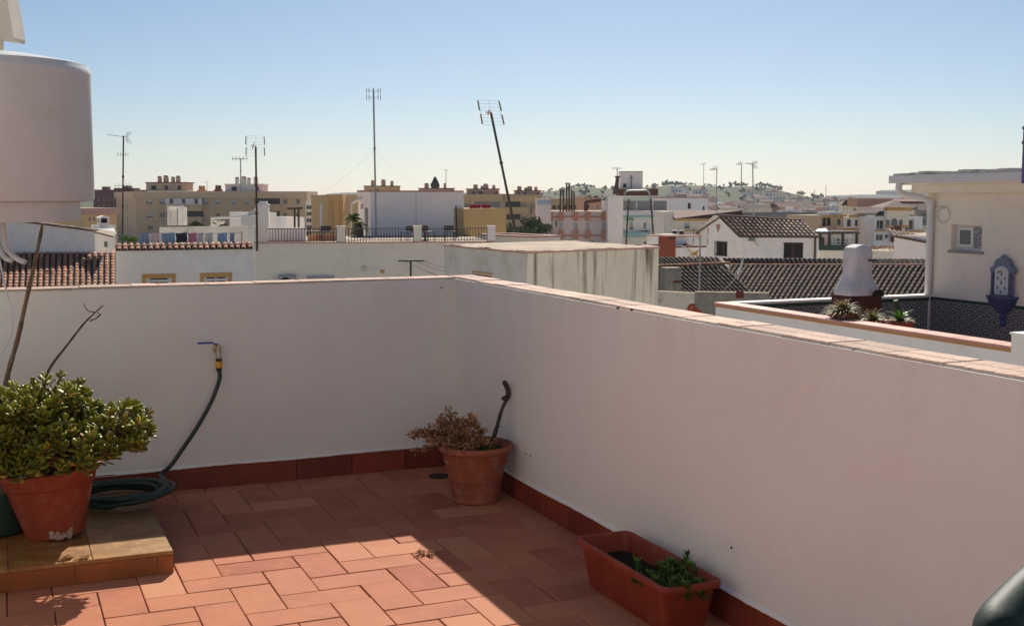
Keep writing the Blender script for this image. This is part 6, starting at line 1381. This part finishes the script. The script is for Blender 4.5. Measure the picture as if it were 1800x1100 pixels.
# ------------------------------------------------------------ hills, town, trees
RT = [(-400, 350), (300, 345), (500, 345), (560, 343), (600, 341), (660, 337), (720, 339), (820, 341), (900, 342), (960, 339), (990, 334), (1022, 328.5), (1045, 331), (1090, 332), (1150, 327), (1180, 324.5), (1230, 326), (1270, 329), (1300, 330), (1330, 329), (1355, 332), (1380, 339), (1410, 345), (1450, 352), (1500, 357), (1560, 358), (1700, 356), (2100, 352)]
def interp(T, x):
    for (a, b), (c, d) in zip(T, T[1:]):
        if x <= c: 
            k = max(0, min(1, (x - a) / (c - a))); return b + (d - b) * k
    return T[-1][1]
YR = 1150.0
def terr(x, y):
    if y <= 520: return ZG
    px = 900 + F * x / y; zr = at(px, interp(RT, px), YR).z
    k = min(1, (y - 520) / (YR - 520)); k = k * k * (3 - 2 * k)
    z = ZG + (zr - ZG) * k
    if y > YR: z = zr + (ZG - 6 - zr) * min(1, (y - YR) / 700)
    return z + (1.1 * math.sin(x * .021 + y * .013) + .6 * math.sin(x * .05 - y * .03)) * k * .6
def hillmat(name, cols, sc):
    m, nt, b = new_mat(name); L = nt.links.new; tc = N(nt, 'ShaderNodeTexCoord'); mp = N(nt, 'ShaderNodeMapping'); mp.inputs['Scale'].default_value = (1, .35, 1); L(tc.outputs['Object'], mp.inputs['Vector'])
    n = N(nt, 'ShaderNodeTexNoise'); n.inputs['Scale'].default_value = sc; n.inputs['Detail'].default_value = 9; n.inputs['Roughness'].default_value = .65; L(mp.outputs['Vector'], n.inputs['Vector'])
    cr = N(nt, 'ShaderNodeValToRGB'); e = cr.color_ramp.elements; e[0].position = .36; e[0].color = c4(cols[0]); e[1].position = .68; e[1].color = c4(cols[-1]); q = e.new(.5); q.color = c4(cols[1])
    L(n.outputs['Fac'], cr.inputs['Fac']); L(cr.outputs['Color'], b.inputs['Base Color']); b.inputs['Roughness'].default_value = 1; b.inputs['Specular IOR Level'].default_value = .1; return m
M['hill'] = hillmat('hill_scrub', [(.015, .026, .010), (.045, .06, .02), (.13, .12, .06)], .022); M['farhill'] = hillmat('far_hill', [(.02, .03, .02), (.04, .05, .03), (.07, .07, .05)], .004)
m = MB(); vs = []; ny = 90; nx = 150; ys = [330 + (YR + 650 - 330) * (j / ny) for j in range(ny + 1)]
for j in range(ny + 1):
    for i in range(nx + 1):
        px = -150 + 2150 * i / nx; x = (px - 900) / F * ys[j]; vs.append(Vector((x, ys[j], terr(x, ys[j]) - (.3 if j == 0 else -.05))))
m.add(vs, [(j * (nx + 1) + i, j * (nx + 1) + i + 1, (j + 1) * (nx + 1) + i + 1, (j + 1) * (nx + 1) + i) for j in range(ny) for i in range(nx)])
tag(m.build('hill', M['hill'], smooth=True), kind='structure')
def ridge(name, T, Yr, amp, mat):
    m = MB(); vs = []; n = 220; k = 8; rn = random.Random(3); off = [0]
    for i in range(n + 1):
        px = -150 + 2150 * i / n; z = at(px, interp(T, px), Yr).z + amp * (math.sin(i * .5) + .6 * math.sin(i * 1.3 + 1))
        for j in range(k + 1):
            t = j / k; y = Yr - 900 + 900 * t; x = (px - 900) / F * Yr; vs.append(Vector((x + 20 * math.sin(i * .7 + j), y, ZG - 2 + (z - ZG + 2) * (t ** 1.2))))
    m.add(vs, [(i * (k + 1) + j, (i + 1) * (k + 1) + j, (i + 1) * (k + 1) + j + 1, i * (k + 1) + j + 1) for i in range(n) for j in range(k)])
    tag(m.build(name, M[mat], smooth=True), kind='structure')
ridge('far_hills', [(-150, 352), (500, 345), (600, 340), (640, 337.5), (700, 342), (900, 346), (1300, 352), (1430, 347), (1470, 344), (1500, 342.5), (1530, 342), (1600, 344), (2000, 347)], 3300, .8, 'farhill')
ridge('mid_hills', [(-150, 356), (1400, 354), (1440, 349), (1480, 345.5), (1520, 341.5), (1545, 337.5), (1565, 334), (1600, 334), (1700, 331), (2000, 334)], 2500, .8, 'farhill')
m = MB(); m.prism([(-3600, -300), (3600, -300), (3600, 3700), (-3600, 3700)], ZG - 1, ZG); tag(m.build('ground', M['asphalt']), kind='structure')
# house prototypes
def proto(kind):
    mats = {'white': ('white', 'edge'), 'cream': ('cream', 'claytile_mid'), 'rose': ('apartment_rose', 'redroof'), 'blue': ('white_b', 'frame_white'), 'brown': ('apartment', 'claytile_mid')}
    wm, rm = mats[kind]; lab = {'white': 'small white flat roofed house in the town below the hill', 'cream': 'cream gabled house with brown tiled roof in the town below the hill', 'rose': 'rose brown terraced house with red roof in the town below the hill', 'blue': 'bluish white block with plain parapet in the town below the hill', 'brown': 'tan house with brown tiled roof in the town below the hill'}[kind]
    root = empty('town_house', (0, 0, 0), lab, 'house', {'white': 'white town houses', 'cream': 'cream town houses', 'rose': 'rose town houses', 'blue': 'bluish white town blocks', 'brown': 'tan town houses'}[kind])
    w, d, h = 8, 7, 6.2; m = MB(); m.box(-w / 2, -d / 2, -4, w / 2, d / 2, h); m.build('wall', M[wm], root)
    m = MB()
    if kind in ('white', 'blue'):
        for (a, b, c, e) in ((-w / 2 - .05, -d / 2 - .05, w / 2 + .05, -d / 2 + .25), (-w / 2 - .05, d / 2 - .25, w / 2 + .05, d / 2 + .05), (-w / 2 - .05, -d / 2 + .25, -w / 2 + .25, d / 2 - .25), (w / 2 - .25, -d / 2 + .25, w / 2 + .05, d / 2 - .25)): m.box(a, b, h + .004, c, e, h + .7)
        m.box(0, 0, h + .004, 2.5, 2.5, h + 2.2)
    else:
        o = .4; m.add([(-w / 2 - o, -d / 2 - o, h), (w / 2 + o, -d / 2 - o, h), (w / 2 + o, d / 2 + o, h), (-w / 2 - o, d / 2 + o, h), (-w / 2 - o, 0, h + 1.9), (w / 2 + o, 0, h + 1.9)], [(0, 1, 5, 4), (2, 3, 4, 5), (0, 4, 3), (1, 2, 5), (3, 2, 1, 0)])
    m.build('roof', M[rm], root)
    for z in (.9, 3.8):
        for x in (-2.4, 0, 2.4):
            m = MB(); m.box(x - .5, -d / 2 - .06, z, x + .5, -d / 2 + .1, z + 1.3); m.build('window', M['glass'], root)
    return root
kinds = ['white', 'cream', 'rose', 'blue', 'brown']; P_ = {k: proto(k) for k in kinds}; used = set(); rn = random.Random(12); placed = []
wts = [.3, .2, .22, .12, .16]
def put(k, x, y, s, rz):
    z = terr(x, y); r = P_[k] if k not in used else copy_tree(P_[k]); used.add(k)
    r.location = (x, y, z); r.rotation_euler = (0, 0, rz); r.scale = (s * rn.uniform(.8, 1.3), s, s * rn.uniform(.7, 1.0)); placed.append((x, y))
cnt = 0
zones = [(950, 1240, 360, 640, 34), (1235, 1440, 445, 640, 62), (1430, 1640, 430, 640, 46), (1150, 1440, 640, 840, 30), (1440, 1640, 640, 1000, 22), (540, 700, 400, 800, 14), (690, 960, 600, 900, 10)]
for (p0, p1, y0, y1, n) in zones:
    k = 0; tr = 0
    while k < n and tr < n * 30:
        tr += 1; y = y0 + (y1 - y0) * rn.random() ** .8; px = rn.uniform(p0, p1)
        if px > 1330 and px < 1440 and y > 820: continue
        x = (px - 900) / F * y
        if any(abs(x - a) < 9.5 and abs(y - b) < 12 for a, b in placed): continue
        put(rn.choices(kinds, wts)[0], x, y, rn.uniform(.7, 1.0), rn.uniform(-.5, .5)); k += 1
# distant trees
def tproto(conic, mat, lab, grp, nm):
    root = empty(nm, (0, 0, 0), lab, 'tree', grp); rn2 = random.Random(5 + conic); m = MB(); m.tube([(0, 0, -1), (.1, 0, 2), (0, 0, 4)], [.3, .25, .15], 6); m.build('trunk', M['bark'], root)
    m = MB(); crown(m, (0, 0, 2.7 if not conic else 5), 3 if not conic else 1.8, 2.2 if not conic else 5, 520, .55, rn2, conic); m.build('crown', M[mat], root); return root
Tp = {'r': tproto(False, 'tree_leaf', 'dark round tree among many on the hill and in the distant town', 'distant round trees', 'distant_tree'), 'p': tproto(False, 'pine_leaf', 'dark pine in a clump on the hill crest', 'pines on the hill crest', 'distant_pine')}; tu = set()
def ptree(k, x, y, s):
    r = Tp[k] if k not in tu else copy_tree(Tp[k]); tu.add(k); r.location = (x, y, terr(x, y)); r.rotation_euler = (0, 0, rn.uniform(0, 6)); r.scale = (s, s, s * rn.uniform(.8, 1.15))
for (p0, p1, n, s) in ((1162, 1200, 14, .75), (1288, 1312, 7, .8), (1336, 1370, 10, .8), (1398, 1410, 4, .7), (985, 1045, 16, .6), (1325, 1345, 4, .6), (1205, 1285, 7, .45), (1050, 1150, 9, .4)):
    for i in range(n): px = p0 + (p1 - p0) * (i + rn.uniform(.2, .8)) / n; y = YR - rn.uniform(0, 25); ptree('p', (px - 900) / F * y, y, s * rn.uniform(.8, 1.2))
for i in range(150):
    px = rn.uniform(950, 1600); y = rn.uniform(420, 1140); x = (px - 900) / F * y
    if any(abs(x - a) < 8 and abs(y - b) < 9 for a, b in placed): continue
    ptree('r', x, y, rn.uniform(.5, 1.0))
b = at(765, 345, 330); tree('conifer', (b.x, b.y, ZG), at(765, 312, 330).z - ZG, 8.5, 'dark conifer rising behind the pink white block', 6500, .35, 'pine_leaf', seed=31, conic=True, trunk=.3)
for x, y_ in ((955, 334.5), (964, 334.5), (1306, 321)): b = at(x, y_ + 6, 1000); palm((b.x, b.y, b.z - 6), 8, 2.2, {955: 'distant palm left of its twin on the low ridge', 964: 'distant palm right of its twin on the low ridge', 1306: 'distant palm on the hill crest'}[x], x)
b = at(1490, 430, 130); tree('street_tree', (at(1432, 400, 200).x, 200, ZG), at(1432, 392, 200).z - ZG, 2.6, 'dark green tree between the brown flats and the ochre porch house', 900, .25, seed=44)
# ------------------------------------------------------------ antennas
antenna((217, 239), (215, 432), 49, 'yagi', 'tall brown antenna mast right of the water tank with a flat head', r=.032, mat='rust', sc=.75, extra=((.83, .26), (.55, .36)))
o = bpy.context.scene.objects
antenna((423, 279), (423, 340), 150, 'small', 'slim antenna on the cream rooftop house left of the taller mast', r=.07, mat='galv', sc=2.2)
antenna((449.5, 258), (452, 441), 47.6, 'panel', 'dark antenna mast with a grid head fixed to the pillar of the railing terrace', r=.038, mat='rust', sc=.85)
antenna((656.5, 160), (661.5, 430), 55.5, 'loops', 'tallest thin mast with four small loops before the pink white block', r=.040, mat='galv', sc=.62)
antenna((863, 199), (911, 432), 62, 'panel', 'strongly leaning mast with a square grid aerial against the sky', r=.062, mat='iron', sc=1.38, name='leaning_antenna')
for (p, q, Y, k, l, r, s) in (((784, 299), (784, 330), 290, 'small', 'tiny distant antenna right of the conifer', .07, 1.2), ((1085, 296), (1085, 312), 188, 'small', 'small antenna above the slim leaning chimney', .06, 1.6), ((1237, 288), (1237, 330), 235, 'small', 'faint antenna left of the star shaped one', .05, 1.3), ((1260, 298), (1259, 390), 140, 'star', 'antenna with spiky star head over the cream red roofed house', .05, 1.2), ((1303.5, 289), (1303, 330), 150, 'star', 'left of the two antennas standing side by side behind the cottage', .05, 1.0), ((1323, 288), (1325, 392), 92, 'yagi', 'right of the two antennas, rising from behind the cottage roof', .045, .9), ((1452, 326), (1451, 380), 150, 'none', 'thin bare pole over the ochre porch house', .035, 1), ((290, 318), (290, 323), 265, 'none', 'tiny mast on the round fronted rooftop house', .05, 1), ((312, 362), (312, 400), 62, 'none', 'thin grey pole beside the white metal frame', .03, 1), ((364, 320), (364, 335), 280, 'small', 'tiny faint antenna between the two rooftop houses', .05, 1), ((1432, 333), (1432, 356), 900, 'none', 'faint distant mast on the hill slope', .2, 1)):
    antenna(p, q, Y, k, l, r=r, sc=s)
m = MB()
for (a, b) in (((657, 265), (560, 345)), ((657, 265), (735, 330))): p, q = at(*a, 55.5), at(*b, 60); m.tube([p, p.lerp(q, .5) - Vector((0, 0, .12)), q], .0028, 4)
tag(m.build('guy_wire', M['iron_grey']), 'two thin guy wires spreading from the tallest mast', 'wire')
# ------------------------------------------------------------ camera, sun, sky, air
cam = bpy.data.cameras.new('camera'); co_ = bpy.data.objects.new('camera', cam); COL.objects.link(co_); S.camera = co_
cam.sensor_width = 36; cam.lens = 36 * F / 1800; cam.clip_start = .05; cam.clip_end = 12000
co_.location = (0, 0, HC); co_.rotation_euler = (math.pi / 2 - PITCH, 0, 0)
S.render.resolution_x = 1024; S.render.resolution_y = 625
foot = at_z(720, 945, 0); head = C0 + Vector((-.0, 0, WH + .02)); sd = (head - foot).normalized()
EL = math.asin(sd.z); AZ = math.atan2(sd.x, sd.y); print('SUN', math.degrees(EL), math.degrees(AZ), 'WH', WH, 'step', sa, sb, 'AL', AL)
sun = bpy.data.lights.new('sun', 'SUN'); sun.energy = SUN_E; sun.angle = R(.53); sun.color = (1, .93, .82)
so = bpy.data.objects.new('sun', sun); COL.objects.link(so); so.rotation_euler = sd.to_track_quat('Z', 'Y').to_euler(); so.location = (0, 0, 30)
w = bpy.data.worlds.new('World'); S.world = w; w.use_nodes = True; nt = w.node_tree; bg = nt.nodes['Background']
sky = nt.nodes.new('ShaderNodeTexSky'); sky.sky_type = 'NISHITA'; sky.sun_disc = False; sky.sun_elevation = EL; sky.sun_rotation = AZ
sky.altitude = 0; sky.air_density = AIR; sky.dust_density = DUST; sky.ozone_density = OZ
nt.links.new(sky.outputs[0], bg.inputs['Color']); bg.inputs['Strength'].default_value = SKY_S
S.view_settings.view_transform = 'Standard'; S.view_settings.look = 'None'; S.view_settings.exposure = EXPO; S.view_settings.gamma = 1
if HAZE:
    m = MB(); m.box(-3700, -310, ZG - 2, 3700, 3750, 62)
    mt = bpy.data.materials.new('haze'); mt.use_nodes = True; n = mt.node_tree; n.nodes.remove(n.nodes['Principled BSDF']); v = n.nodes.new('ShaderNodeVolumePrincipled')
    v.inputs['Color'].default_value = (.86, .92, 1, 1); v.inputs['Density'].default_value = HAZE; v.inputs['Anisotropy'].default_value = .2
    n.links.new(v.outputs[0], n.nodes['Material Output'].inputs['Volume']); tag(m.build('haze', mt), kind='stuff')
S.cycles.max_bounces = 8
